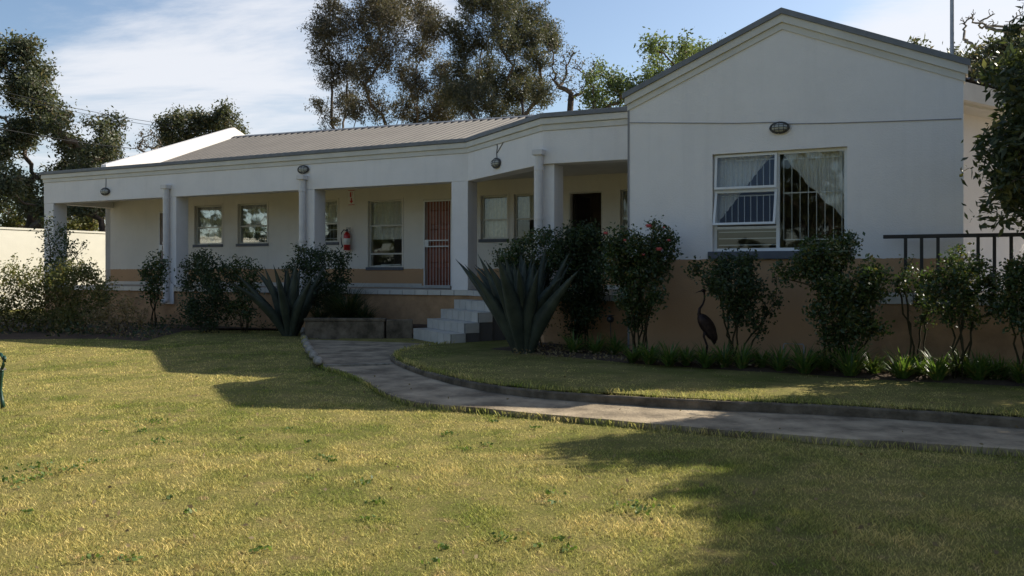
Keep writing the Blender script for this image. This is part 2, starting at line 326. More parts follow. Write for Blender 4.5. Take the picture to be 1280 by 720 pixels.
# house-side edge of the path (foot of the kerb) and its lawn-side edge, ordered from far right to the steps
Z_P = .06
up_px = [(1800, 575), (1500, 552), (1280, 536), (1096, 523), (985, 517), (873, 512), (795, 507), (720, 502), (670, 498), (625, 492), (588, 485.5), (557, 478), (530, 470), (508, 462), (493, 455), (488, 449), (496, 443), (520, 437.5), (552, 433.5), (585, 431)]
UP = [gp(a, b, Z_P + .05*sstep(520, 440, b)) for a, b in up_px]
lo_px = [(1800, 604), (1500, 581), (1280, 562), (1070, 549), (975, 542), (877, 535), (798, 528), (720, 521), (672, 516.5), (630, 513), (590, 509), (550, 505.5), (520, 502), (499, 497), (479, 489), (458, 476), (430, 464), (405, 456.5), (390, 440), (381, 424)]
LO = [gp(a, b, Z_P + .05*sstep(500, 430, b)) for a, b in lo_px]
def inside(x, y, poly):
    c = False; n = len(poly); j = n-1
    for i in range(n):
        a, b = poly[i], poly[j]
        if (a[1] > y) != (b[1] > y) and x < (b[0]-a[0])*(y-a[1])/(b[1]-a[1])+a[0]: c = not c
        j = i
    return c
PATH = [(p.x, p.y) for p in UP] + [(p.x, p.y) for p in reversed(LO)]
Z_I = .17                                               # level of the small lawn between path and house
def hu2(s, t): p = hw(s, t); return (p.x, p.y)
ISL = [(p.x, p.y) for p in UP] + [hu2(1.4, -1.0), hu2(2.4, -1.75), hu2(4.4, -1.8), hu2(4.5, -2.62), hu2(9.2, -2.62), hu2(16, -2.9)]
mb = MB(); nx, ny = len(xs), len(ys)
for y in ys:
    for x in xs:
        z = H(x, y)
        if 5 < y < 20 and -6 < x < 14 and (inside(x, y, PATH) or inside(x, y, ISL)): z = min(z, .03)
        mb.v.append((x, y, z - (0.0)))
for j in range(ny-1):
    for i in range(nx-1):
        mb.f.append((j*nx+i, j*nx+i+1, (j+1)*nx+i+1, (j+1)*nx+i)); mb.m.append(0)
tag(mb.build('lawn', M['turf'], smooth=True), kind='structure')

# path slab
def resample(P, k=4):
    out = []
    for i in range(len(P)-1):
        p0, p1, p2, p3 = P[max(i-1,0)], P[i], P[i+1], P[min(i+2,len(P)-1)]
        for j in range(k):
            t = j/k; out.append(.5*((2*p1)+(p2-p0)*t+(2*p0-5*p1+4*p2-p3)*t*t+(3*p1-p0-3*p2+p3)*t**3))
    return out + [P[-1]]
UPs, LOs = resample(UP), resample(LO)
for p in LOs:
    w = .025*mnoise.noise((p.x*2.3, p.y*2.3, 3)); p.y += w; p.x += w*.5
mb = MB(); K = 5
for a, b in zip(UPs, LOs):
    for k in range(K+1):
        q = a.lerp(b, k/K); mb.v.append((q.x, q.y, q.z + .006*mnoise.noise((q.x*2, q.y*2, 9))))
    mb.v.append((b.x, b.y, b.z - .12))
n = K+2
for i in range(len(UPs)-1):
    for k in range(K+1): mb.f.append((i*n+k, i*n+k+1, (i+1)*n+k+1, (i+1)*n+k)); mb.m.append(0)
tag(mb.build('path', M['concrete'], smooth=False), kind='structure')
# pale joint across the path where the upper slab starts
a, b = gp(404, 457, .108), gp(492, 455, .108)
j_ = MB(); d = (b-a).normalized(); q = Vector((-d.y, d.x, 0))*.035
j_.hexa([a-q-Vector((0,0,.05)), b-q-Vector((0,0,.05)), b+q-Vector((0,0,.05)), a+q-Vector((0,0,.05)), a-q+Vector((0,0,.014)), b-q+Vector((0,0,.014)), b+q+Vector((0,0,.014)), a+q+Vector((0,0,.014))])
tag(j_.build('path_joint', M['stone']), kind='structure')

# small lawn between path and house: ruled from the kerb to the foot of the walls
IN = []
for i, p in enumerate(UPs):
    prev, nxt = UPs[max(i-1,0)], UPs[min(i+1,len(UPs)-1)]
    d = (nxt-prev); d.z = 0; d.normalize(); nn = Vector((d.y, -d.x, 0))     # towards the house
    IN.append(Vector((p.x, p.y, 0)) + nn*.075)
anchors = [hu2(16, -2.9), hu2(12, -2.7), hu2(9.6, -2.55), hu2(8, -2.55), hu2(6.4, -2.55), hu2(4.8, -2.55), hu2(4.4, -1.75), hu2(3.4, -1.75), hu2(2.6, -1.8), hu2(1.9, -1.35), hu2(1.5, -1.05)]
AN = []
for i in range(len(IN)):
    f = min(1, i/(len(IN)*.93))*(len(anchors)-1); k = min(int(f), len(anchors)-2); f -= k
    AN.append(Vector((anchors[k][0]*(1-f)+anchors[k+1][0]*f, anchors[k][1]*(1-f)+anchors[k+1][1]*f, 0)))
mb = MB(); K = 8
for a, b in zip(IN, AN):
    for k in range(K+1):
        q = a.lerp(b, k/K); mb.v.append((q.x, q.y, Z_I + .012*mnoise.noise((q.x*1.1, q.y*1.1, 4)) + .02*k/K))
for i in range(len(IN)-1):
    for k in range(K): mb.f.append((i*(K+1)+k, (i+1)*(K+1)+k, (i+1)*(K+1)+k+1, i*(K+1)+k+1)); mb.m.append(0)
tag(mb.build('lawn_by_house', M['turf'], smooth=True), kind='structure')
# kerb
mb = MB()
for i, (a, b) in enumerate(zip(UPs, IN)):
    zt = Z_I + .012*mnoise.noise((a.x*3, a.y*3, 1)) - .015
    a2 = a + Vector((.012*mnoise.noise((a.x*4, a.y*4, 2)), .012*mnoise.noise((a.x*4, a.y*4, 7)), 0))
    mb.v += [(a2.x, a2.y, 0), (a2.x*.985+b.x*.015, a2.y*.985+b.y*.015, zt-.015), (a2.x*.82+b.x*.18, a2.y*.82+b.y*.18, zt), (b.x, b.y, zt), (b.x, b.y, 0)]
for i in range(len(UPs)-1):
    for k in range(4): mb.f.append((i*5+k, (i+1)*5+k, (i+1)*5+k+1, i*5+k+1)); mb.m.append(0)
tag(mb.build('kerb', M['kerb'], smooth=False), kind='structure')

# flower beds (soil): left bed, pillar bed, wing bed
def soil_patch(name, poly, z, seed=0):
    c = Vector((sum(p[0] for p in poly)/len(poly), sum(p[1] for p in poly)/len(poly), 0)); mb = MB()
    rings = 6; n = len(poly)*6; P = []
    for i in range(len(poly)):
        a, b = Vector((*poly[i], 0)), Vector((*poly[(i+1)%len(poly)], 0))
        for k in range(6): P.append(a.lerp(b, k/6))
    for r in range(rings, 0, -1):
        for p in P:
            q = c.lerp(p, r/rings); q = q + Vector((.05*mnoise.noise((q.x*3+seed, q.y*3, 0)), .05*mnoise.noise((q.x*3, q.y*3+seed, 5)), 0))*(1 if r == rings else 0)
            zz = (z if not callable(z) else z(q.x, q.y)) + (-.06 if r == rings else .03*mnoise.noise((q.x*2.5, q.y*2.5, seed))); mb.v.append((q.x, q.y, zz))
    mb.v.append((c.x, c.y, z if not callable(z) else z(c.x, c.y)))
    for r in range(rings-1):
        for k in range(n): mb.f.append((r*n+k, r*n+(k+1)%n, (r+1)*n+(k+1)%n, (r+1)*n+k)); mb.m.append(0)
    for k in range(n): mb.f.append(((rings-1)*n+k, (rings-1)*n+(k+1)%n, rings*n)); mb.m.append(0)
    return tag(mb.build(name, M['soil'], smooth=True), kind='structure')
def g2(px, py, z=.1): p = gp(px, py, z); return (p.x, p.y)
soil_patch('flower_bed', [g2(-260, 424), g2(60, 424), g2(130, 424), g2(186, 427), g2(240, 415), g2(378, 414), hu2(-3.0, -.02), hu2(-13.9, -.02), hu2(-24, 2)], lambda x, y: H(x, y)+.04, 3)
soil_patch('flower_bed', [hu2(13, -4.5), hu2(9.2, -4.5), hu2(7, -4.4), hu2(4.8, -4.1), hu2(3.3, -3.5), hu2(2.0, -2.9), hu2(1.9, -1.6), hu2(2.7, -1.9), hu2(4.4, -1.8), hu2(4.5, -2.6), hu2(9.2, -2.6), hu2(13, -2.8)], Z_I+.055, 8)

# low planter wall beside the steps with raised soil behind
pa, pb, pc = gp(381, 424, .11), gp(480, 424.5, .11), gp(516, 424, .11)
tw = thing('planter_wall', 'low rough concrete planter wall left of the white steps', 'wall', pa)
def bar2(mb, a, b, w, z0, z1, off=Vector((0,0,0))):
    d = (b-a); d.z = 0; d.normalize(); q = Vector((-d.y, d.x, 0))*w; A, B = a-off, b-off
    mb.hexa([(A.x,A.y,z0),(B.x,B.y,z0),(B.x+q.x,B.y+q.y,z0),(A.x+q.x,A.y+q.y,z0),(A.x,A.y,z1),(B.x,B.y,z1),(B.x+q.x,B.y+q.y,z1),(A.x+q.x,A.y+q.y,z1)]); return mb
bar2(MB(), pa, pb, .2, -.1, .36, pa).build('wall_face', M['kerb'], tw, bevel=.015)
bar2(MB(), pa - Vector((.02,.02,0)), pb + Vector((.02,0,0)), .24, .361, .43, pa).build('wall_top', M['kerb'], tw, bevel=.02)
bar2(MB(), pb + Vector((.04,.03,0)), pc + Vector((0,.03,0)), .2, -.1, .40, pa).build('wall_return', M['kerb'], tw, bevel=.02)
soil_patch('planter_soil', [(pa.x+.03, pa.y+.15), (pb.x, pb.y+.12), (pc.x-.05, pc.y+.15), hu2(-.3, -.06), hu2(-3.2, -.06)], .37, 5)
# pale stones edging the left of the path
e0, e1 = gp(379, 411, .12), gp(403, 457, .11); k = 0
for i in range(9):
    f = i/9; q = e0.lerp(e1, f+.045); bow = .10*sin(pi*f); q.x -= bow
    L = (e1-e0).length/9*.47
    mb = MB(); mb.ell((0,0,0), (.075+.015*rnd.random(), L*(.95+.1*rnd.random()), .06+.02*rnd.random()), 10, 6, Matrix.Rotation(atan2((e1-e0).y, (e1-e0).x)-pi/2, 3, 'Z'))
    mb.v = [(x+.008*mnoise.noise((x*20, y*20, i)), y, z+.01*mnoise.noise((x*14, y*14, i))) for x, y, z in mb.v]
    o = mb.build('edging_stone', M['stone'], smooth=True); o.location = (q.x, q.y, .13)
    tag(o, 'pale edging stone in the row along the left side of the path', 'stone', 'edging stones left of the path')
# drain cover in front of the steps
dc = thing('drain_grate', 'dark drain grate set in the path before the steps', 'drain', gp(535, 426.5, .12), -.15)
mb = MB(); mb.box(-.33, .33, -.12, -.09, -.01, .012); mb.box(-.33, .33, .09, .12, -.01, .012); mb.box(-.33, -.30, -.0895, .0895, -.01, .012); mb.box(.30, .33, -.0895, .0895, -.01, .012)
mb.build('frame', M['black'], dc)
mb = MB()
for i in range(11): mb.box(-.28+i*.056, -.26+i*.056, -.088, .088, -.008, .008)
mb.build('bars', M['black'], dc)

# ------------------------------------------------------------------ the house
house = thing('house', 'long white single storey house with pillared verandah, tan base and gabled wing', 'house', HO, HA)
ZF = 1.10; ZB = 3.40; ZT = 4.29
def wall_grid(mb, a0, a1, z0, z1, d0, d1, holes, axis='s', zc=()):
    """wall with real openings. runs along s (thickness in t) or along t (thickness in s)"""
    A = sorted({a0, a1, *[h[0] for h in holes], *[h[1] for h in holes]}); Z = sorted({z0, z1, *zc, *[h[2] for h in holes], *[h[3] for h in holes]})
    A = [a for a in A if a0 <= a <= a1]; Z = [z for z in Z if z0 <= z <= z1]
    def hole(a, z): return any(h[0] < a < h[1] and h[2] < z < h[3] for h in holes)
    def P(a, d, z): return (a, d, z) if axis == 's' else (d, a, z)
    def q(*ps): mb.add(ps, [(0,1,2,3)])
    sol = {(i,j): not hole((A[i]+A[i+1])/2, (Z[j]+Z[j+1])/2) for i in range(len(A)-1) for j in range(len(Z)-1)}
    for (i,j), s in sol.items():
        if not s: continue
        x0, x1, y0, y1 = A[i], A[i+1], Z[j], Z[j+1]
        q(P(x0,d0,y0), P(x1,d0,y0), P(x1,d0,y1), P(x0,d0,y1)); q(P(x1,d1,y0), P(x0,d1,y0), P(x0,d1,y1), P(x1,d1,y1))
        if not sol.get((i-1,j)): q(P(x0,d1,y0), P(x0,d0,y0), P(x0,d0,y1), P(x0,d1,y1))
        if not sol.get((i+1,j)): q(P(x1,d0,y0), P(x1,d1,y0), P(x1,d1,y1), P(x1,d0,y1))
        if not sol.get((i,j-1)): q(P(x0,d1,y0), P(x1,d1,y0), P(x1,d0,y0), P(x0,d0,y0))
        if not sol.get((i,j+1)): q(P(x0,d0,y1), P(x1,d0,y1), P(x1,d1,y1), P(x0,d1,y1))
    return mb
TB = 2.0                                               # verandah back wall
def S2(px): return hs(px, TB)
wins = [ # s0, s1, z0, z1, style
 (S2(243.3), S2(277.3), 2.25, 3.34, 'a'), (S2(297.3), S2(334), 2.25, 3.34, 'b'), (S2(386), S2(422), 2.25, 3.34, 'b'),
 (S2(460), S2(502.5), 1.60, 3.27, 'c'), (S2(601), S2(634), 2.25, 3.27, 'd'), (S2(642.5), S2(676), 2.25, 3.27, 'e'), (S2(775.4), S2(806), 2.25, 3.27, 'a')]
doors = [(S2(529.5), S2(565.5), ZF, 3.24, 'gate'), (S2(711), S2(753), ZF, 3.26, 'open'), (S2(199), S2(229), ZF, 3.24, 'gate2')]
mb = wall_grid(MB(), -13.8, 4.5, .2, 4.15, TB, TB+.22, [w[:4] for w in wins] + [d[:4] for d in doors])
mb.build('verandah_wall', M['inner'], house)
# skirting tiles on the verandah wall
mb = MB(); ds = sorted([(-13.8, -13.8)] + [(d[0]-.05, d[1]+.05) for d in doors] + [(4.49, 4.49)])
for (a, b), (c, d) in zip(ds[:-1], ds[1:]):
    if c-b > .1: MB().box(b, c, TB-.012, TB-.001, ZF+.002, ZF+.10).build('skirting', M['tile'], house, bevel=.003)
# end gable wall of the main block, rising above the roof
gy = [(2.0, .2), (12.1, .2), (12.1, 4.72), (7.06, 6.56), (1.85, 4.70), (1.85, 4.16), (2.0, 4.16)]
mb = MB(); n = len(gy)
mb.add([(-13.8, t, z) for t, z in gy] + [(-13.58, t, z) for t, z in gy], [tuple(range(n)), tuple(range(2*n-1, n-1, -1))] + [(i, i+n, (i+1)%n+n, (i+1)%n) for i in range(n)])
mb.build('gable_end_wall', M['white'], house)
wall_grid(MB(), -13.57, 9.27, .2, 4.2, 12.0, 12.22, [(-10, -9, 2, 3.2), (-4, -3, 2, 3.2)]).build('rear_wall', M['white'], house)
for s_ in (-9.6, -6.3, -1.9): wall_grid(MB(), TB+.23, 6.2, ZF, 4.1, s_, s_+.12, [], 't').build('partition_wall', M['room'], house)
MB().box(-13.57, 4.28, 6.2, 6.32, ZF, 4.1).build('partition_wall', M['room'], house)
MB().box(-13.57, 9.04, TB+.23, 11.99, ZF-.08, ZF).build('room_floor', M['floor'], house)
MB().box(-13.57, 4.28, TB+.23, 11.99, 4.11, 4.15).build('room_ceiling', M['room'], house)

# verandah slab: tiled edge, tan plinth under it
P0, P1, P2, P3 = (-13.8, 0), (0, 0), (2.637, -1.904), (4.495, -1.82)
def off_poly(P, d):      # shift the polyline outward (towards -t) by d
    out = []
    for i, p in enumerate(P):
        def nrm(a, b):
            v = Vector((b[0]-a[0], b[1]-a[1])); v.normalize(); return Vector((v.y, -v.x))
        if i == 0: m = nrm(P[0], P[1]); k = 1
        elif i == len(P)-1: m = nrm(P[-2], P[-1]); k = 1
        else:
            n1_, n2_ = nrm(P[i-1], P[i]), nrm(P[i], P[i+1]); m = (n1_+n2_).normalized(); k = 1/max(.3, m.dot(n1_))
        out.append((p[0]+m.x*d*k, p[1]+m.y*d*k))
    return out
FR = [P0, P1, P2, P3]
def slab(d, z0, z1, name, m, ext=0):
    f = off_poly(FR, d); f[0] = (f[0][0]-ext, f[0][1]); poly = f + [(4.495, TB-.002), (-13.8-ext, TB-.002)]
    return MB().prism(poly, z0, z1).build(name, m, house)
slab(-.02, .0, .985, 'plinth', M['plinth']); slab(.012, .986, ZF-.02, 'slab_edge', M['grout'], .01); slab(-.012, ZF-.0195, ZF-.006, 'verandah_floor', M['floor'])
# tiles along the edge
def tiles_along(mb, a, b, z0, z1, out, w=.33, gap=.014, th=.012, top=0):
    a, b = Vector(a), Vector(b); L = (b-a).length; d = (b-a)/L; nn = Vector((d.y, -d.x)); k = max(1, round(L/w)); w = L/k
    for i in range(k):
        p, q = a+d*(i*w+gap/2), a+d*((i+1)*w-gap/2); o0, o1 = nn*out, nn*(out+th)
        jz = rnd.uniform(-.001, .001)
        mb.hexa([(p.x+o1.x,p.y+o1.y,z0),(q.x+o1.x,q.y+o1.y,z0),(q.x+o0.x,q.y+o0.y,z0),(p.x+o0.x,p.y+o0.y,z0),(p.x+o1.x,p.y+o1.y,z1+jz),(q.x+o1.x,q.y+o1.y,z1+jz),(q.x+o0.x,q.y+o0.y,z1+jz),(p.x+o0.x,p.y+o0.y,z1+jz)])
        if top:
            t0, t1 = nn*out, nn*(out-top)
            mb.hexa([(p.x+t0.x,p.y+t0.y,z1-.018),(q.x+t0.x,q.y+t0.y,z1-.018),(q.x+t1.x,q.y+t1.y,z1-.018),(p.x+t1.x,p.y+t1.y,z1-.018),(p.x+t0.x,p.y+t0.y,z1+jz),(q.x+t0.x,q.y+t0.y,z1+jz),(q.x+t1.x,q.y+t1.y,z1+jz),(p.x+t1.x,p.y+t1.y,z1+jz)])
mb = MB()
for a, b in zip(FR[:-1], FR[1:]): tiles_along(mb, a, b, .99, ZF, .013, top=.30)
mb.build('edge_tiles', M['tile'], house)
# front beam with stepped moulding and coping
def ribbon(mb, P, o, i, z0, z1, x0=0):
    A, B = off_poly(P, o), off_poly(P, -i)
    A[0] = (A[0][0]-x0, A[0][1]); B[0] = (B[0][0]-x0, B[0][1])
    n = len(P); vs = [(*p, z0) for p in A] + [(*p, z0) for p in B] + [(*p, z1) for p in A] + [(*p, z1) for p in B]
    fs = []
    for k in range(n-1): fs += [(k, k+1, 2*n+k+1, 2*n+k), (n+k+1, n+k, 3*n+k, 3*n+k+1), (n+k, n+k+1, k+1, k), (2*n+k, 2*n+k+1, 3*n+k+1, 3*n+k)]
    fs += [(n, 0, 2*n, 3*n), (n-1, 2*n-1, 4*n-1, 3*n-1)]
    mb.add(vs, fs)
    return mb
ribbon(MB(), FR, 0, .34, ZB, 3.985).build('verandah_beam', M['beam'], house, bevel=.006)
ribbon(MB(), FR, .022, .34, 3.987, 4.09, .02).build('moulding', M['moulding'], house, bevel=.008)
ribbon(MB(), FR, .055, .34, 4.092, 4.205, .055).build('moulding', M['moulding'], house, bevel=.01)
ribbon(MB(), FR, .085, .36, 4.207, ZT, .085).build('coping', M['cap'], house, bevel=.008)
# return of the beam at the left end
MB().box(-13.8, -13.46, .345, TB+.0, ZB, 3.985).build('verandah_beam', M['beam'], house)
MB().box(-13.82, -13.46, .345, 1.84, 3.987, 4.205).build('moulding', M['moulding'], house)
MB().box(-13.88, -13.46, .365, 1.84, 4.207, ZT).build('coping', M['cap'], house)
f = off_poly(FR, -.35); MB().prism([( -13.45, .35)] + f[1:3] + [(4.49, f[3][1]), (4.49, TB-.003), (-13.45, TB-.003)], 3.62, 3.66).build('verandah_ceiling', M['moulding'], house)
MB().prism([(-13.45, .37)] + f[1:3] + [(4.49, f[3][1]), (4.49, 2.4), (-13.45, 2.4)], 4.155, 4.18).build('verandah_roof', M['galv'], house)
# pillars
def pillar(s0, w=.40, dp=.40, t0=.004, base=None, name='pillar'):
    mb = MB(); mb.box(s0, s0+w, t0, t0+dp, ZF+.001, ZB-.001)
    if base: mb.box(s0-.01, s0+w-.06, t0-.034, t0-.002, base, ZF+.05)
    return mb.build(name, M['column'], house, bevel=.008)
c1, c2 = hs(206, 0), hs(376, 0)
pillar(-13.795, .40, .42); pillar(c1, base=.66); pillar(c2, base=.62); pillar(-.41, .405); pillar(2.42, .40, t0=-1.83)
def downpipe(px, t, zt, zb, kind):
    s0 = hs(px, t); mb = MB(); r = .075
    mb.tube([(s0, t-.09, zb), (s0, t-.09, zt)], r, 14)
    for z in (zt-.25, (zt+zb)/2, zb+.45): mb.tube([(s0, t-.09, z-.02), (s0, t-.09, z+.02)], r+.012, 14)
    o = mb.build('downpipe', M['pipe'], house, smooth=True)
    m = o.modifiers.new('es', 'EDGE_SPLIT'); m.split_angle = R(40)
    MB().box(s0-.10, s0+.10, t-.19, t-.002, zt, zt+.10).build('rainwater_head', M['pipe'], o, bevel=.01)
    MB().tube([(s0, t-.09, zb+.002), (s0+.01, t-.10, zb-.05), (s0+.04, t-.16, zb-.10), (s0+.05, t-.24, zb-.12)], r*.95, 12).build('shoe', M['pipe'], o, smooth=True)
    return o
downpipe(211, 0, 3.60, .84, 0); downpipe(381, 0, 3.62, .80, 0); downpipe(676.5, -1.86, 3.55, 1.30, 0)

# main roof: trapezoidal sheets
def sheet(mb, s0, s1, eave, ridge, pitch=.25, h=.055, z_off=0):
    """eave(s)->(t,z), ridge(s)->(t,z)"""
    x = s0; pts = []
    while x < s1:
        for f, q in ((0, 0), (.50, 0), (.60, h), (.90, h)): pts.append((x+f*pitch, q))
        x += pitch
    n = len(pts)
    for x, q in pts: t, z = eave(x); mb.v.append((x, t, z+q+z_off))
    for x, q in pts: t, z = ridge(x); mb.v.append((x, t, z+q+z_off))
    for i in range(n-1): mb.f.append((i, i+1, n+i+1, n+i)); mb.m.append(0)
    return mb
def rt(s): return 7.05 + (s+13.8)*.0925
sheet(MB(), -13.57, 4.3, lambda s: (1.95, 4.22), lambda s: (rt(s), 6.19)).build('front_roof', M['roof'], house)
sheet(MB(), -13.57, 9.0, lambda s: (12.5, 4.22), lambda s: (rt(s)+.02, 6.19)).build('rear_roof', M['roof'], house)
MB().hexa([(-13.57, rt(-13.57)-.13, 6.20), (4.3, rt(4.3)-.13, 6.20), (4.3, rt(4.3)+.13, 6.20), (-13.57, rt(-13.57)+.13, 6.20), (-13.57, rt(-13.57)-.02, 6.262), (4.3, rt(4.3)-.02, 6.262), (4.3, rt(4.3)+.02, 6.262), (-13.57, rt(-13.57)+.02, 6.262)]).build('ridge_cap', M['cap'], house)

# wing
WL, WR, WT = 4.50, 9.27, -2.63; WPK = (WL+WR)/2; ZE, ZP = 4.38, 5.38
w0, w1 = hs(890.5, WT), hs(1059, WT); wz0, wz1 = 1.80, 3.29
mb = wall_grid(MB(), WL, WR, .0, 3.9, WT, WT+.24, [(w0, w1, wz0, wz1)])
pl = [(WL, 3.9), (WR, 3.9), (WR, ZE-.14), (WPK, ZP-.14), (WL, ZE-.14)]; n = 5
mb.add([(s, WT, z) for s, z in pl] + [(s, WT+.24, z) for s, z in pl], [(0,1,2,3,4), (9,8,7,6,5), (1,6,7,2), (2,7,8,3), (3,8,9,4), (4,9,5,0)])
mb.build('wing_front_wall', M['wing'], house)
wall_grid(MB(), WT+.241, 11.99, 0, 4.2, WL-.0, WL+.2, [(WT+.241, WT+.242, 5, 6)], 't').build('wing_side_wall', M['wing'], house)
wall_grid(MB(), WT+.241, 11.99, 0, 4.2, WR-.22, WR-.002, [], 't').build('wing_side_wall', M['wing'], house)
def rake(name, m, o, zt, th, both=True):
    """bands following the gable slope: vertical offset zt below the top line, thickness th, standing o proud"""
    mb = MB(); dz = (ZP-ZE)/(WPK-WL)
    for a, b, za, zb in ((WL-o, WPK, ZE-o*dz, ZP), (WPK, WR+o, ZP, ZE-o*dz)):
        y0, y1 = WT-o, WT+.20+(.06 if o > .06 else 0)
        mb.hexa([(a,y0,za-zt-th),(b,y0,zb-zt-th),(b,y1,zb-zt-th),(a,y1,za-zt-th),(a,y0,za-zt),(b,y0,zb-zt),(b,y1,zb-zt),(a,y1,za-zt)])
    return mb.build(name, m, house)
rake('coping', M['cap'], .085, 0, .085); rake('moulding', M['moulding'], .055, .087, .115); rake('moulding', M['moulding'], .022, .204, .10)
sheet_w = MB()
for sgn in (-1, 1):
    x = WT+.26
    while x < 11.5:
        for f_, q in ((0, 0), (.5, 0), (.6, .04), (.9, .04)):
            sheet_w.v += [(WPK, x+f_*.19, ZP-.22+q), (WPK+sgn*2.38, x+f_*.19, ZE-.26+q)]
        x += .19
k = len(sheet_w.v)//2
for i in range(k-1):
    if i == k//2-1: continue
    sheet_w.f.append((2*i, 2*i+1, 2*i+3, 2*i+2)); sheet_w.m.append(0)
sheet_w.build('wing_roof', M['roof'], house)
MB().box(WL+.21, WR-.23, WT+.245, 1.9, ZF-.08, ZF).build('room_floor', M['floor'], house)
MB().box(WL+.21, WR-.23, WT+.245, 6.2, 3.8, 3.84).build('room_ceiling', M['room'], house)
MB().box(WL+.21, WR-.23, 1.9, 2.0, ZF, 3.79).build('partition_wall', M['room'], house)
# cable sagging across the gable
pts = []
for px, py in ((787, 153.5), (850, 153.8), (920, 154.3), (966, 153), (985, 155), (1040, 154), (1090, 152.5), (1150, 150.5), (1202, 148.5)):
    s_ = hs(px, WT); p = hw(s_, WT); pts.append((s_, WT-.012, CH+(339-py)*p.y/1100))
MB().tube(pts, .006, 5).build('wall_cable', M['cable'], house)
s_ = hs(786, WT); MB().box(WL-.02, WL+.008, WT-.012, WT+.0, .2, 4.1).build('corner_joint', M['cable'], house)

# ---- windows
def curtain_mb(s0, s1, z0, z1, t, folds=9, amp=.025, shape=None, nz=10):
    mb = MB(); n = folds*6
    for j in range(nz+1):
        for i in range(n+1):
            u = i/n; w = j/nz; s_ = s0+(s1-s0)*u; z = z1+(z0-z1)*w
            if shape: s_, z = shape(u, w)
            mb.v.append((s_, t+amp*sin(u*folds*2*pi+.6*sin(w*3))*(.6+.6*w), z))
    for j in range(nz):
        for i in range(n): mb.f.append((j*(n+1)+i, (j+1)*(n+1)+i, (j+1)*(n+1)+i+1, j*(n+1)+i+1)); mb.m.append(0)
    return mb
def frame_rect(mb, s0, s1, z0, z1, t0, t1, w):
    mb.box(s0, s0+w, t0, t1, z0, z1); mb.box(s1-w, s1, t0, t1, z0, z1); mb.box(s0+w, s1-w, t0, t1, z0, z0+w); mb.box(s0+w, s1-w, t0, t1, z1-w, z1); return mb
def window(s0, s1, z0, z1, style):
    t = TB+.07; fr = MB(); w = .035
    frame_rect(fr, s0+.003, s1-.003, z0+.003, z1-.003, t, t+.045, w)
    H_ = z1-z0
    cuts = {'a': [.44], 'b': [.44], 'c': [.20, .62], 'd': [.44], 'e': [.44]}[style]
    for c in cuts: fr.box(s0+w, s1-w, t+.001, t+.044, z0+H_*c-.018, z0+H_*c+.018)
    if style in 'be': fr.box((s0+s1)/2+.18, (s0+s1)/2+.205, t+.003, t+.042, z0+w, z1-w) if style == 'e' else None
    o = fr.build('window', M['steel'], house)
    MB().box(s0+.035, s1-.035, t+.018, t+.024, z0+.03, z1-.03).build('pane', M['glass'], o)
    mb = MB(); mb.box(s0-.05, s1+.05, TB-.035, TB-.001, z0-.075, z0-.001); mb.build('sill', M['sill'], o, bevel=.006)
    mb = MB(); k = max(4, int((s1-s0)/.11)); zb = z0+H_*cuts[-1]
    for i in range(1, k): mb.tube([(s0+(s1-s0)*i/k, t+.075, zb-.0 if style != 'b' else z0+.03), (s0+(s1-s0)*i/k, t+.075, z1-.04)], .006, 5)
    for z in ((z0+.10, z0+H_*.3, zb+.04, z1-.08) if style == 'b' else (zb+.04, z1-.08)): mb.box(s0+.04, s1-.04, t+.082, t+.090, z-.008, z+.008)
    mb.build('burglar_bars', M['bars'], o)
    # reveal trim
    mb = MB(); mb.box(s0-.045, s0-.001, TB-.012, TB-.001, z0-.0, z1+.045); mb.box(s1+.001, s1+.045, TB-.012, TB-.001, z0, z1+.045); mb.box(s0-.0, s1+.0, TB-.012, TB-.001, z1+.001, z1+.045)
    mb.build('trim', M['inner'], o)
    cz = z0+H_*.42 if style in 'cbe' else z0
    if style != 'b': curtain_mb(s0-.05, s1+.05, cz, z1+.05, TB+.22, 8, .02).build('curtain', M['curtain'], o, smooth=True)
    else: curtain_mb(s0-.05, s1+.05, z0+H_*.45, z1+.05, TB+.22, 8, .02).build('curtain', M['curtain'], o, smooth=True)
    if style == 'c':   # papers lying on the inner sill
        mb = MB(); mb.box(s0+.12, s0+.55, TB+.14, TB+.20, z0+.02, z0+.05); mb.box(s0+.3, s0+.9, TB+.14, TB+.20, z0+.051, z0+.075); mb.build('papers', M['label'], o)
    return o
for w in wins: window(*w)

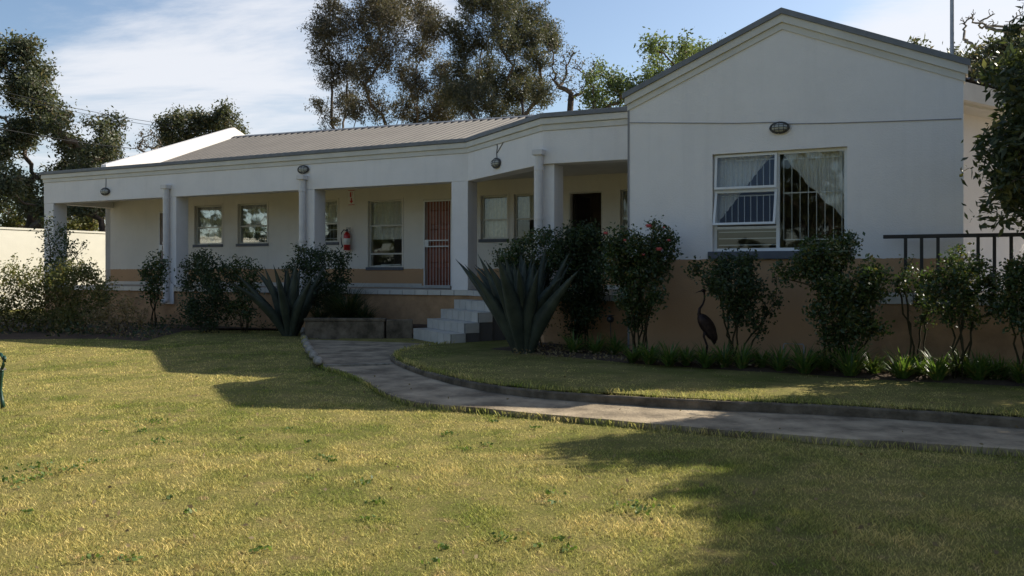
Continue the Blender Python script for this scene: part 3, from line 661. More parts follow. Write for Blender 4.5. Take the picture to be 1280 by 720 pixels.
def door(s0, s1, z0, z1, kind):
    fr = MB(); t = TB+.05
    fr.box(s0+.003, s0+.03, t-.04, t+.08, z0, z1-.003); fr.box(s1-.03, s1-.003, t-.04, t+.08, z0, z1-.003); fr.box(s0+.03, s1-.03, t-.04, t+.08, z1-.03, z1-.003)
    o = fr.build('door_frame', M['steel'], house)
    if kind == 'open':
        # door leaf swung inwards; its near-black colour carries the shade of the passage
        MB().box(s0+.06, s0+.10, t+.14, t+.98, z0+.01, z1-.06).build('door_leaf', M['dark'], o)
        return o
    mb = MB(); mb.box(s0+.031, s1-.031, t+.03, t+.07, z0+.01, z1-.035)
    wd = s1-s0-.1
    for r in range(4):
        for c in range(2):
            a = s0+.05+wd*(.10+.44*c); b = a+wd*.36; c0 = z0+.14+(z1-z0-.3)*r/4; c1 = c0+(z1-z0-.3)/4-.10
            mb.hexa([(a, t+.029, c0), (b, t+.029, c0), (b-.03, t+.012, c0+.03), (a+.03, t+.012, c0+.03), (a, t+.029, c1), (b, t+.029, c1), (b-.03, t+.012, c1-.03), (a+.03, t+.012, c1-.03)])
    d = mb.build('door_leaf', M['door'], o)
    MB().ell((s0+.13, t+.04, z0+1.0), (.03, .03, .03)).build('handle', M['galv'], d) if False else None
    # white steel security gate in front
    g = MB(); frame_rect(g, s0+.012, s1-.012, z0+.03, z1-.03, TB-.02, TB+.005, .03)
    zm = z0+(z1-z0)*.50
    k = 9
    for i in range(1, k): g.tube([(s0+.02+(s1-s0-.04)*i/k, TB-.008, z0+.05), (s0+.02+(s1-s0-.04)*i/k, TB-.008, z1-.05)], .005, 6)
    g.box(s0+.09, s1-.09, TB-.024, TB-.017, zm-.085, zm-.06); g.box(s0+.09, s1-.09, TB-.024, TB-.017, zm+.06, zm+.085)
    go = g.build('security_gate', M['wsteel'], house)
    MB().box(s0+.057, s0+.16, TB-.035, TB-.025, zm-.09, zm+.09).build('lock_box', M['wsteel'], go, bevel=.004)
    return o
for d in doors: door(*d)
MB().box(doors[0][0]-.15, doors[0][1]+.15, TB-.36, TB-.015, ZF+.001, ZF+.05).build('door_step', M['tile'], house, bevel=.005)

# wing window: steel frame, two open awning sashes on the left, one fixed pane below, tall fixed pane on the right
t = WT+.08; fr = MB()
ms = w0+(w1-w0)*.495
frame_rect(fr, w0+.003, w1-.003, wz0+.003, wz1-.003, t, t+.05, .045)
fr.box(ms-.025, ms+.025, t+.001, t+.049, wz0+.048, wz1-.048)
zA = wz0+.36; zB_ = wz0+.93
fr.box(w0+.048, ms-.025, t+.001, t+.049, zA-.02, zA+.02); fr.box(w0+.048, ms-.025, t+.001, t+.049, zB_-.025, zB_+.025)
wo = fr.build('window', M['wsteel'], house)
MB().box(ms+.025, w1-.045, t+.020, t+.026, wz0+.045, wz1-.045).build('pane', M['glass'], wo)
MB().box(w0+.045, ms-.025, t+.020, t+.026, wz0+.045, zA-.02).build('pane', M['glass'], wo)
mb = MB(); mb.box(w0-.06, w1+.06, WT-.06, WT-.001, wz0-.12, wz0-.001); mb.build('sill', M['sill'], wo, bevel=.01)
def sash(z0, z1, ang):
    sw0, sw1 = w0+.03, ms-.005; hgt = z1-z0; mb = MB(); w = .035
    def tr(p):   # hinge at the top edge, bottom swung out
        s_, y, z = p; r = Matrix.Rotation(-ang, 3, 'X') @ Vector((0, y, z-z1)); return (s_, t-.012+r.y, z1+r.z)
    frame_rect(mb, sw0, sw1, z0, z1, -.02, .01, w); mb.v = [tr(p) for p in mb.v]
    o = mb.build('sash', M['wsteel'], wo)
    g = MB(); g.box(sw0+w, sw1-w, -.008, -.003, z0+w, z1-w); g.v = [tr(p) for p in g.v]; o2 = g.build('sash_pane', M['glass'], wo)
sash(zB_+.01, wz1-.02, R(7)); sash(zA+.01, zB_-.01, R(17))
mb = MB(); y = t+.09
for (a, b, c, d, k) in ((w0+.07, ms-.04, zB_+.05, wz1-.10, 9), (w0+.07, ms-.04, zA+.06, zB_-.08, 9), (ms+.07, w1-.09, wz0+.17, wz1-.12, 7)):
    for i in range(k+1): mb.tube([(a+(b-a)*i/k, y, c), (a+(b-a)*i/k, y, d)], .006, 5)
    mb.box(a, b, y-.004, y+.004, c-.008, c+.008); mb.box(a, b, y-.004, y+.004, d-.008, d+.008)
mb.box(ms+.07, w1-.09, y-.005, y+.005, wz0+.86, wz0+.876)
for z in (wz0+.10, wz0+.20, wz0+.30): mb.box(w0+.06, ms-.03, y-.004, y+.004, z-.006, z+.006)
mb.build('burglar_bars', M['bars'], wo)
def swoop_r(u, w):      # gathered to the right side: hem runs from top left down to the tie-back
    sL, sR = ms+.06, w1-.02; zt = wz1-.02
    s_ = sL+(sR-sL)*u
    hem = (wz1-.10) - (.95*u**.85) - .02*sin(u*22)
    pull = w*w*.07*(1-u)
    return s_+pull*(sR-s_), zt+(hem-zt)*w
curtain_mb(0, 0, 0, 0, t+.125, 15, .022, swoop_r, 22).build('lace_curtain', M['lace'], wo, smooth=True)
def swoop_l(u, w):
    sL, sR = w0-.02, ms-.05; zt = wz1-.02; s_ = sR+(sL-sR)*u
    hem = (wz1-.06) - (1.05*u**1.1)
    return s_+w*w*.08*(1-u)*(sL-s_), zt+(hem-zt)*w
curtain_mb(0, 0, 0, 0, t+.125, 12, .022, swoop_l, 18).build('lace_curtain', M['lace'], wo, smooth=True)

# terrace to the right with tiled ledge
TT = WT-.35; ts = hs(1101, TT); ZTR = 1.20
MB().box(ts, 18, TT+.02, WT-.002, -.1, ZTR-.15).build('terrace_wall', M['plinth'], house)
MB().box(ts-.01, 18, TT+.012, WT-.003, ZTR-.149, ZTR-.02).build('terrace_edge', M['grout'], house)
mb = MB(); tiles_along(mb, (ts, TT+.012), (18, TT+.012), ZTR-.145, ZTR, .001, w=.4, top=.30); mb.build('terrace_tiles', M['tile'], house)
MB().box(WR+.005, 18, WT+.0, 4.0, -.1, ZTR-.03).build('terrace_floor', M['floor'], house)
# diagonal rear part at the far right, with its own eaves and roof
q0, q1 = ray(1196, 13.4), ray(1420, 17.6)
def loc(p): d = p-HO; return (d.x*HU.x+d.y*HU.y, d.x*HV.x+d.y*HV.y)
a, b = Vector(loc(q0)), Vector(loc(q1)); d = (b-a).normalized(); nn = Vector((d.y, -d.x))
if nn.dot(Vector(loc(Vector((0,0,0)))) - a) < 0: nn = -nn
def obox(mb, a, b, o0, o1, z0, z1):
    A0, A1, B0, B1 = a+nn*o0, a+nn*o1, b+nn*o0, b+nn*o1
    mb.hexa([(A1.x,A1.y,z0),(B1.x,B1.y,z0),(B0.x,B0.y,z0),(A0.x,A0.y,z0),(A1.x,A1.y,z1),(B1.x,B1.y,z1),(B0.x,B0.y,z1),(A0.x,A0.y,z1)]); return mb
obox(MB(), a, b, -.75, -.5, .2, 4.1).build('rear_side_wall', M['white'], house)
obox(MB(), a, b, -.12, .0, 4.14, 4.42).build('eaves_board', M['moulding'], house)
obox(MB(), a, b, -.5, -.121, 4.10, 4.14).build('soffit', M['moulding'], house)
rp = MB(); k = 30
for i in range(k*4+1):
    f_ = i/(k*4); q = (0, 0, .045, .045)[i % 4]; p = a.lerp(b, f_)
    rp.v += [(p.x+nn.x*.04, p.y+nn.y*.04, 4.45+q), (p.x-nn.x*4, p.y-nn.y*4, 5.15+q)]
for i in range(k*4): rp.f.append((2*i, 2*i+2, 2*i+3, 2*i+1)); rp.m.append(0)
rp.build('side_roof', M['roof'], house)

# ---- steps
Ld = Vector((P2[0], P2[1])).normalized(); On = Vector((Ld.y, -Ld.x))
st = thing('steps', 'white tiled steps climbing from the path to the verandah', 'steps', HO, HA)
tops = [.91, .72, .53, .34]
for i, z in enumerate(tops):
    o0, o1 = .014+.30*i, .014+.30*(i+1); a_, b_ = Ld*.02, Ld*(1.80+.05*i)
    def pp(base, o): v = base+On*o; return (v.x, v.y)
    c = [pp(a_, o1), pp(b_, o1), pp(b_, o0+.001), pp(a_, o0+.001)]
    base = MB().prism(c, -.05 if i == 3 else -.05, z-.014); b0 = base.build('step', M['grout'], st)
    tl = MB(); A, B = Vector(pp(a_, o1)), Vector(pp(b_, o1))
    lowz = (tops[i+1] if i < 3 else .12)+.004
    tiles_along(tl, A, B, lowz, z, .002, w=.30, top=.30)
    tl.build('step_tiles', M['tile'], b0)
    # right cheek tiles
    tl = MB(); tiles_along(tl, B+Ld*.0, Vector(pp(b_, o0+.005)), lowz, z-.016, .002, w=.3); tl.build('cheek_tiles', M['tile'], b0)

# ---- lamps on the walls
def wall_lamp(px, py, t, label, tilt=0, w=.17, nrot=0):
    s_ = hs(px, t); p = hw(s_, t); z = CH+(339-py)*p.y/1100
    L = thing('wall_lamp', label, 'wall lamp', (p.x, p.y, z), HA+nrot, 'oval bulkhead lamps on the outer walls')
    base = MB(); base.lathe([(0.001, 0), (1, 0), (1, .03), (.9, .04), (.001, .04)], 24)
    base.v = [(x*w*.62, -z_, y_*w*.36) for x, y_, z_ in base.v]; base.build('base', M['lampbase'], L)
    ln = MB(); ln.ell((0, -.04, 0), (w*.52, .055, w*.29), 20, 12); ln.build('lens', M['lens'], L, smooth=True)
    cg = MB()
    for k in range(3):
        f_ = (k-1)*.5; rx = w*.58*sqrt(max(.1, 1-f_*f_))
        cg.tube([(rx*cos(a), -.04-.068*sin(a)*sqrt(1-f_*f_*.6), f_*w*.33) for a in np.linspace(0, pi, 11)], .005, 5)
    for k in range(3):
        f_ = (k-1)*.55; rz = w*.34*sqrt(1-f_*f_)
        cg.tube([(f_*w*.55, -.04-.068*sin(a)*sqrt(1-f_*f_*.6), rz*cos(a)) for a in np.linspace(0, pi, 11)], .005, 5)
    cg.tube([(w*.63*cos(a), -.035, w*.37*sin(a)) for a in np.linspace(0, 2*pi, 25)], .011, 6)
    cg.build('guard', M['lampbase'], L)
    return L
l1 = wall_lamp(132.5, 239.5, 0, 'bulkhead lamp on the beam near the far left corner of the verandah', w=.26)
MB().tube([(0, -.008, .09), (.01, -.008, .36)], .01, 5).build('conduit', M['cable'], l1)
wall_lamp(380, 212, 0, 'bulkhead lamp just above the middle downpipe of the verandah', w=.25)
# the third hangs on the diagonal beam
dl = (P2[0]*.46, P2[1]*.46); p = hw(*dl); 
aL = (621-640)/1100
for k in range(60):
    f_ = k/60; q = hw(P2[0]*f_, P2[1]*f_)
    if q.x/q.y > aL: break
q = hw(P2[0]*f_, P2[1]*f_)
l3 = thing('wall_lamp', 'bulkhead lamp with loose wires on the slanting beam above the steps', 'wall lamp', (q.x, q.y, CH+(339-204)*q.y/1100), HA+atan2(P2[1], P2[0]), 'oval bulkhead lamps on the outer walls')
for c in kids(l1):
    if c.name.startswith('conduit'): continue
    cc = c.copy(); COL.objects.link(cc); cc.parent = l3
MB().tube([(0,-.008,.09), (-.02,-.008,.2), (.01,-.008,.32), (-.03,-.006,.44)], .008, 5).build('conduit', M['darkcable'], l3)
MB().tube([(.0,-.008,.2), (.16,-.01,.30), (.34,-.008,.42)], .007, 5).build('conduit', M['darkcable'], l3)
wall_lamp(975, 160, WT, 'bulkhead lamp high on the gabled wing wall above the big window', w=.22)

# ---- fire extinguisher and sign
s_ = hs(434, TB-.09); p = hw(s_, TB-.10)
fe = thing('fire_extinguisher', 'red fire extinguisher hanging on the verandah wall beside the tall window', 'fire extinguisher', (p.x, p.y, 2.03), HA)
MB().lathe([(.001, 0), (.07, 0), (.085, .015), (.085, .36), (.075, .41), (.045, .45), (.03, .47), (.001, .47)], 20).build('cylinder', M['red'], fe, smooth=True)
MB().lathe([(.088, .14), (.0885, .30), (.088, .301)], 20).build('paper_label', M['label'], fe, smooth=True)
mb = MB(); mb.lathe([(.001,.472),(.022,.472),(.022,.53),(.001,.53)], 10); mb.box(-.02, .10, -.012, .012, .53, .545); mb.box(-.02, .11, -.012, .012, .56, .572); mb.build('valve', M['black'], fe)
MB().tube([(-.02,0,.50), (-.10,0,.52), (-.17,-.01,.44), (-.18,-.01,.30), (-.15,-.02,.16), (-.10,-.04,.08)], .014, 8).build('hose', M['black'], fe, smooth=True)
MB().box(-.03, .03, .087, .099, .05, .5).build('bracket', M['galv'], fe)
s_ = hs(439.5, TB); p = hw(s_, TB)
sg = thing('fire_sign', 'small white and red fire extinguisher arrow sign above the extinguisher', 'sign', (p.x, p.y, CH+(339-247)*p.y/1100), HA)
MB().box(-.10, .10, -.009, -.003, -.19, .19).build('sign_plate', M['label'], sg)
mb = MB(); 
mb.box(-.10, .10, -.0125, -.0095, .175, .19); mb.box(-.10, .10, -.0125, -.0095, -.19, -.175)
mb.box(-.045, .0, -.0125, -.0095, .01, .12); mb.box(-.035, -.012, -.0125, -.0095, .12, .145); mb.box(-.012, .035, -.0125, -.0095, .132, .143); mb.box(.03, .038, -.0125, -.0095, .05, .131)
mb.build('pictogram', M['red'], sg)
mb = MB(); mb.box(-.02, .02, -.0125, -.0095, -.08, -.01); mb.add([(-.06,-.0125,-.08), (.06,-.0125,-.08), (0,-.0125,-.155), (-.06,-.0095,-.08), (.06,-.0095,-.08), (0,-.0095,-.155)], [(0,2,1), (3,4,5), (0,1,4,3), (1,2,5,4), (2,0,3,5)])
mb.build('arrow', M['red'], sg)

# ---- terrace railing
rp0 = hw(hs(1104, TT+.12), TT+.12)
rl = thing('railing', 'dark painted steel railing along the tiled terrace ledge', 'railing', (rp0.x, rp0.y, ZTR), HA)
s_r = hs(1104, TT+.12)
def top_z(px, py): q = hw(hs(px, TT+.12), TT+.12); return CH+(339-py)*q.y/1100
zt = top_z(1180, 294.5)-ZTR
MB().box(0, 8.0, -.03, .03, zt-.03, zt+.022).build('top_rail', M['rail'], rl, bevel=.006)
ps = [1132, 1152, 1172.5, 1222.6, 1243, 1264]
sp = [hs(x, TT+.12)-s_r for x in ps]
while sp[-1] < 7.8: sp.append(sp[-1]+.235)
for x in sp: MB().box(x-.021, x+.021, -.02, .02, -.01, zt-.031).build('post', M['rail'], rl)

# ---- antenna pole behind the gable
q = ray(1190, 16.5)
ap = thing('antenna_pole', 'thin grey metal pole rising behind the right slope of the gable', 'pole', (q.x, q.y, 3.9))
MB().tube([(0,0,0), (0,0,3.9)], .035, 10).build('pole', M['galv'], ap)
MB().box(-.07, .07, -.07, .07, 0.0, .9).build('bracket', M['galv'], ap)

# ---- boundary wall on the left
bw = thing('boundary_wall', 'tall sunlit white boundary wall beyond the left end of the house', 'wall', (-20, 26, .1), atan2(HV.y, HV.x))
mb = MB(); mb.box(-16, 19, 0, .25, -.5, 2.86); mb.build('wall_panel', M['wallpaint'], bw); mb = MB(); mb.box(-16, 19, -.03, .28, 2.862, 2.93); mb.build('wall_cap', M['wallpaint'], bw)

# ------------------------------------------------------------------ plants
def leaves_np(C, size, rng, droop=0, aspect=.45, jitter=.35, up=0):
    """C (N,3) leaf centres -> (N,4,3) diamond quads, random orientation"""
    N = len(C); d = rng.normal(size=(N,3)); d[:,2] = d[:,2]*(1-abs(droop)) - droop*1.6 + up*1.6
    d /= np.linalg.norm(d, axis=1, keepdims=True)
    r = rng.normal(size=(N,3)); s = np.cross(d, r); s /= np.linalg.norm(s, axis=1, keepdims=True)+1e-9
    nrm = np.cross(d, s)
    L = size*(1+jitter*rng.uniform(-1,1,(N,1))); W_ = L*aspect*.5
    b = C - d*L*.5; tip = C + d*L*.5 + nrm*L*.10; l = C - d*L*.05 + s*W_; q = C - d*L*.05 - s*W_
    return np.stack([b, l, tip, q], axis=1)

def skeleton(mb, base, trunk_pts, targets, r0, rng, tips=.012, wig=.12, zpen=1.0, pen=.12):
    """joins targets to the trunk; nearest lower node wins; limbs bend and taper"""
    nodes = []                     # (pos, parent index)
    par = []
    for i, p in enumerate(trunk_pts): nodes.append(Vector(p)); par.append(i-1)
    order = sorted(range(len(targets)), key=lambda i: (targets[i]-nodes[0]).length)
    ends = {}
    for ti in order:
        tg = targets[ti]; best, bc = 0, 1e9
        for i, n_ in enumerate(nodes):
            d = tg-n_; c = d.length
            if c < 1e-3: continue
            if d.z < c*.35: c += (c*.35-d.z)*1.4*zpen
            c += pen*(n_-nodes[0]).length
            if i == 0: c += 3
            if c < bc: bc, best = c, i
        a = nodes[best]; d = tg-a; L = d.length; k = max(2, min(7, int(L/ (max(.12, L*.16)))))
        prev = best
        for j in range(1, k+1):
            f = j/k; q = a.lerp(tg, f)
            sag = sin(pi*f)*L*.10; q = q + Vector((0,0,-sag)) if False else q + Vector((rng.uniform(-1,1), rng.uniform(-1,1), rng.uniform(-.4,1)))*L*wig*sin(pi*f)*.8
            if j == k: q = tg
            nodes.append(q); par.append(prev); prev = len(nodes)-1
        ends[ti] = prev
    w = [0]*len(nodes); ch = [[] for _ in nodes]
    for i, p in enumerate(par):
        if p >= 0: ch[p].append(i)
    for i in range(len(nodes)-1, -1, -1):
        w[i] = (1 if not ch[i] else sum(w[c] for c in ch[i]))
    wm = w[0]
    rad = [max(tips, r0*(x/wm)**.62) for x in w]
    for i in range(len(nodes)):
        if par[i] >= 0 and ch[par[i]][0] == i and par[i] != 0: continue     # continued inside a chain
        # start a chain at i
        if par[i] < 0: chain = [i]
        else: chain = [par[i], i]
        c = chain[-1]
        while ch[c]: c = ch[c][0]; chain.append(c)
        if len(chain) < 2: continue
        rr = [min(rad[j], rad[chain[1]]*1.05) if n_ == 0 and par[i] >= 0 else rad[j] for n_, j in enumerate(chain)]
        mb.tube([nodes[j] for j in chain], rr, 6 if rr[0] > .05 else 4, cap=False)
    return nodes

def tree(name, label, cat, base_px, D, clumps, trunk_r, leaf, nleaf, lm, bark='bark', trunk_top=.45, droop=.3, seed=1, depth=1.0, fill=3, group=None, zbase=None, tw=.012, wig=.12, spread=.33, aspect=.4, forks=0, zpen=1.0, stems=0, grain=1.0, pen=.12, feather=0):
    """clumps: (px, py, r_px) in the photograph at distance D; each gets its own depth"""
    rg = np.random.default_rng(seed); rr = random.Random(seed)
    base = ray(base_px, D); base.z = H(base.x, base.y) if zbase is None else zbase
    th = thing(name, label, cat, base, 0, group)
    tg = []
    allx = [at(c[0], c[1], D) for c in clumps]
    cxm = sum(p.x for p in allx)/len(allx); zmin = min(p.z for p in allx); zmax = max(p.z for p in allx); half = max(abs(p.x-cxm) for p in allx)+.01
    cs = []
    for c, p in zip(clumps, allx):
        r = c[2]*D/1100; room = sqrt(max(.05, 1-min(1, ((p.x-cxm)/(half*1.15))**2)))*half*depth
        dy = c[3] if len(c) > 3 else rr.uniform(-1, 1)*room*.8
        q = at(c[0], c[1], D+dy) if False else Vector((p.x, p.y+dy, p.z)); cs.append((q-base, r*(1 if True else 1)))
    top = Vector((cs[0][0].x*.0, 0, 0)); cen = sum((c[0] for c in cs), Vector())/len(cs)
    hgt = max(c[0].z for c in cs)
    if stems: tp = [Vector((0,0,-.1)), Vector((0,0,.02))]
    else: tp = [Vector((cen.x*f*f*.6 + rr.uniform(-1,1)*trunk_r*.5*(k>0), cen.y*f*f*.6, hgt*trunk_top*f - .1*(k==0))) for k, f in enumerate((0, .25, .5, .75, 1))]
    targets = []; own = []
    for q, r in cs:
        targets.append(q)
        for _ in range(fill):
            v = Vector((rr.gauss(0,1), rr.gauss(0,1), rr.gauss(0,1))).normalized()*r*rr.uniform(.45, .95); targets.append(q+v); own.append((q+v, r))
        own.append((q, r))
    sk = MB()
    shoots = []
    if stems:
        ns = max(4, min(8, len(cs)//3)); groups = [[] for _ in range(ns)]
        for q in targets:
            ang = atan2(q.y-cen.y, q.x-cen.x); groups[int((ang+pi)/(2*pi)*ns) % ns].append(q)
        w_ = max(abs(q.x-cen.x) for q in targets)*.22
        for gi, g_ in enumerate(groups):
            if not g_: continue
            an = (gi+.5)/ns*2*pi-pi; b_ = Vector((cen.x*.35+cos(an)*w_*rr.uniform(.4,1), cos(an)*0+sin(an)*w_*rr.uniform(.4,1), -.1))
            skeleton(sk, base, [b_, b_+Vector((0,0,.12))], g_, trunk_r*.62, rr, tips=tw*.7, wig=wig, zpen=zpen)
        for q, r in cs:
            if rr.random() < .75:
                d = Vector((rr.gauss(0,.5)+(q.x-cen.x)*.5, rr.gauss(0,.5), 1.1)).normalized(); L = r*rr.uniform(1.2, 2.3); e = q+d*L
                sk.tube([q, q.lerp(e,.5)+Vector((rr.gauss(0,.1)*L, rr.gauss(0,.1)*L, 0)), e], [tw*.8, tw*.6, tw*.3], 4, cap=False); shoots.append((q, e))
    else: skeleton(sk, base, tp, targets, trunk_r, rr, tips=tw, wig=wig, zpen=zpen, pen=pen)
    sk.build('stem' if stems else 'trunk', M[bark], th, smooth=True)
    # leaves gathered in small sprays around the twig ends
    tot = sum(r**2 for _, r in own); C = []
    for q, r in own:
        n_ = max(6, int(nleaf*r*r/tot)); sprays = max(3, int(n_/(13*grain)))
        sc = rg.normal(size=(sprays,3)); sc /= np.linalg.norm(sc, axis=1, keepdims=True)+1e-9; sc *= r*spread*2.1*np.cbrt(rg.uniform(.03, 1, (sprays,1)))
        idx = rg.integers(0, sprays, n_); pts = sc[idx] + rg.normal(size=(n_,3))*max(leaf*1.1, r*.10)*(.62 if feather else 1)
        if feather:
            dirs = sc + np.array([(q.x-cen.x)*.5, (q.y-cen.y)*.5, r*1.6]); dirs /= np.linalg.norm(dirs, axis=1, keepdims=True); pts = pts + dirs[idx]*rg.uniform(-.5, .5, (n_,1))*r*feather
        C.append(pts + np.array(q))
    for q, e in shoots:
        m_ = int(14*(e-q).length/leaf*.25)+5; f = rg.uniform(.2, 1, (m_,1)); C.append(np.array(q)+(np.array(e)-np.array(q))*f + rg.normal(size=(m_,3))*leaf*.55)
    C = np.concatenate(C) if nleaf else None
    if nleaf:
        C = C[C[:,2] > .03]
        npmesh('foliage' if stems else 'crown', leaves_np(C, leaf, rg, droop, aspect), 4, M[lm], th)
    return th

def cl(s):       # "x y r, x y r"
    return [tuple(float(v) for v in t.split()) for t in s.split(',')]
rs = random.Random(3)
def blob(x0, y0, x1, y1, n, r0, r1, seed=0, edge=None):
    """n clump centres inside an ellipse bounding box"""
    q = random.Random(seed); out = []
    for _ in range(n):
        a = q.uniform(0, 2*pi); m_ = sqrt(q.uniform(0, 1))
        out.append(((x0+x1)/2+(x1-x0)/2*m_*cos(a), (y0+y1)/2+(y1-y0)/2*m_*sin(a), q.uniform(r0, r1)))
    return out

# --- trees behind the house
tree('gum_tree', 'tall open brown gum tree with many rising limbs, left of the two big ones', 'tree', 480, 46,
  cl('404 70 12,398 45 9,392 128 7,402 28 12,418 8 13,415 95 13,425 55 14,440 25 15,440 80 15,430 120 12,455 -8 16,475 -22 18,500 -18 17,520 2 14,535 22 14,548 45 13,555 75 13,552 105 13,545 130 14,460 50 15,480 25 16,500 45 15,520 65 14,490 80 15,465 100 15,515 100 14,530 120 13,445 138 12,475 135 13,500 125 14,520 145 12,408 148 8,560 140 14,470 5 14,495 8 14'),
  .20, .15, 84000, 'l_gum2', trunk_top=.12, droop=.45, seed=11, fill=7, tw=.02, spread=.58, aspect=.28, wig=.03, zpen=3.5, pen=.75, feather=1.3, grain=2.6)
tree('gum_tree', 'tall brown gum tree with a broad rounded top, right of the two big ones', 'tree', 622, 44,
  cl('572 35 13,580 62 13,574 92 13,580 125 13,592 15 13,600 -2 14,622 -8 15,645 -4 14,668 12 13,682 35 12,690 52 10,604 45 14,625 28 15,648 38 14,662 58 13,610 75 14,635 72 14,655 85 13,672 80 11,600 105 14,625 110 14,648 118 13,668 108 12,590 138 14,615 142 14,640 140 14,565 115 12,676 125 12'),
  .18, .15, 76000, 'l_gum', trunk_top=.14, droop=.45, seed=12, fill=7, tw=.02, spread=.56, aspect=.28, wig=.03, zpen=3.5, pen=.7, feather=1.2, grain=2.6)
tree('bare_tree', 'nearly leafless thin tree right of the big brown gum trees', 'tree', 692, 42,
  cl('690 60 10,700 75 12,712 65 9,708 95 12,722 85 11,695 105 12,735 100 10,715 118 10,742 78 7,728 112 9,688 90 10'), .16, .12, 1300, 'l_gum', seed=13, fill=9, tw=.022, trunk_top=.2, wig=.07, pen=.4, zpen=2)
tree('green_tree', 'small fresh green tree behind the verandah parapet, left of the gable', 'tree', 752, 36,
  cl('740 98 9,752 88 9,765 96 10,748 112 11,765 112 11,778 108 9,735 118 9,757 126 12,775 126 10,788 124 8,742 130 9'), .12, .15, 3600, 'l_fresh', seed=14, fill=3, tw=.018, droop=.1)
tree('green_tree', 'fresh green tree rising behind the left slope of the gable', 'tree', 840, 34,
  cl('795 92 10,802 78 11,790 105 8,818 70 10,832 62 11,845 72 11,828 84 12,810 94 12,862 58 10,876 52 8,855 82 12,838 100 12,885 60 8,870 75 12,905 66 10,930 70 10'), .14, .15, 5200, 'l_fresh', seed=15, fill=3, tw=.018, droop=.1)
tree('gum_tree', 'dense dark evergreen gum tree at the far left edge', 'tree', 35, 40,
  cl('8 75 16,25 62 14,42 75 15,55 95 14,30 100 18,8 110 18,62 115 12,48 130 16,20 140 20,70 140 16,88 155 14,98 165 12,0 170 20,40 165 20,70 175 18,95 185 12,20 200 20,50 210 20,80 210 18,10 235 20,45 245 20,75 240 16,30 265 16,70 265 14,-30 100 24,-35 150 26,-30 200 26,-60 160 26,-55 90 20,98 220 11,90 250 12,120 165 6,118 190 8'),
  .34, .18, 56000, 'l_dense', seed=16, fill=3, tw=.03, trunk_top=.35, droop=.3, spread=.34)
tree('gum_tree', 'slim dark evergreen tree just above the left corner of the verandah', 'tree', 128, 37,
  cl('112 152 6,125 150 7,139 148 7,133 160 8,122 172 8,138 172 7,128 185 9,144 184 7,150 190 6,117 188 9,138 196 8,120 205 10,110 225 12,125 240 14,115 258 14,135 262 12,95 262 12'), .12, .15, 9500, 'l_dense', seed=17, fill=3, tw=.02, spread=.34)
tree('round_tree', 'dark rounded tree behind the white gable end of the roof', 'tree', 248, 48,
  cl('212 158 9,222 148 9,215 170 10,232 158 11,245 145 9,252 158 12,268 150 9,275 142 8,284 138 7,288 152 9,272 164 11,240 172 12,258 174 12,206 180 9,292 162 8,225 180 10'), .18, .18, 13000, 'l_dense', seed=18, fill=3, tw=.03, spread=.36)
tree('bare_tree', 'bare pinkish tree just left of the dark rounded tree', 'tree', 186, 45,
  cl('176 168 6,184 163 6,192 170 7,200 178 7,180 178 7,172 182 5,195 186 6,186 184 6'), .1, .12, 260, 'l_gum2', bark='palebark', seed=19, fill=7, tw=.02, wig=.2)
tree('bush_tree', 'low green tree seen beyond the boundary wall through the verandah end', 'tree', 110, 43,
  cl('20 272 16,45 276 16,0 268 16,70 272 14,92 262 12,105 268 14,120 265 13,130 275 12,112 280 12,60 258 12,-30 262 18,140 270 12,-10 282 20,30 284 18,60 284 16,90 284 14,-40 285 22,8 255 14,85 275 12'), .12, .18, 15000, 'l_bush', seed=20, fill=3, tw=.02)
# --- right side
tree('bare_tree', 'leafless spreading tree against the sky at the top right corner', 'tree', 1262, 27,
  cl('1200 30 6,1212 22 6,1222 12 6,1205 50 5,1228 35 7,1240 20 8,1252 8 7,1262 30 8,1275 15 7,1248 45 6,1235 52 5,1282 35 8,1298 20 8,1215 42 5'), .13, .1, 0, 'l_gum', bark='palebark', seed=21, fill=9, tw=.011, wig=.16, trunk_top=.72)
tree('hedge_tree', 'dense dark green tree rising behind the house at the right edge', 'tree', 1270, 24,
  cl('1212 84 9,1222 74 9,1235 78 12,1250 74 9,1262 72 14,1275 68 9,1240 95 14,1265 98 16,1290 80 18,1215 98 9,1225 108 10,1205 76 6,1196 68 5,1165 60 5,1150 56 4,1178 64 5,1310 90 20,1300 75 10'), .2, .14, 15000, 'l_dense', seed=22, fill=3, tw=.02, spread=.36, droop=.1)
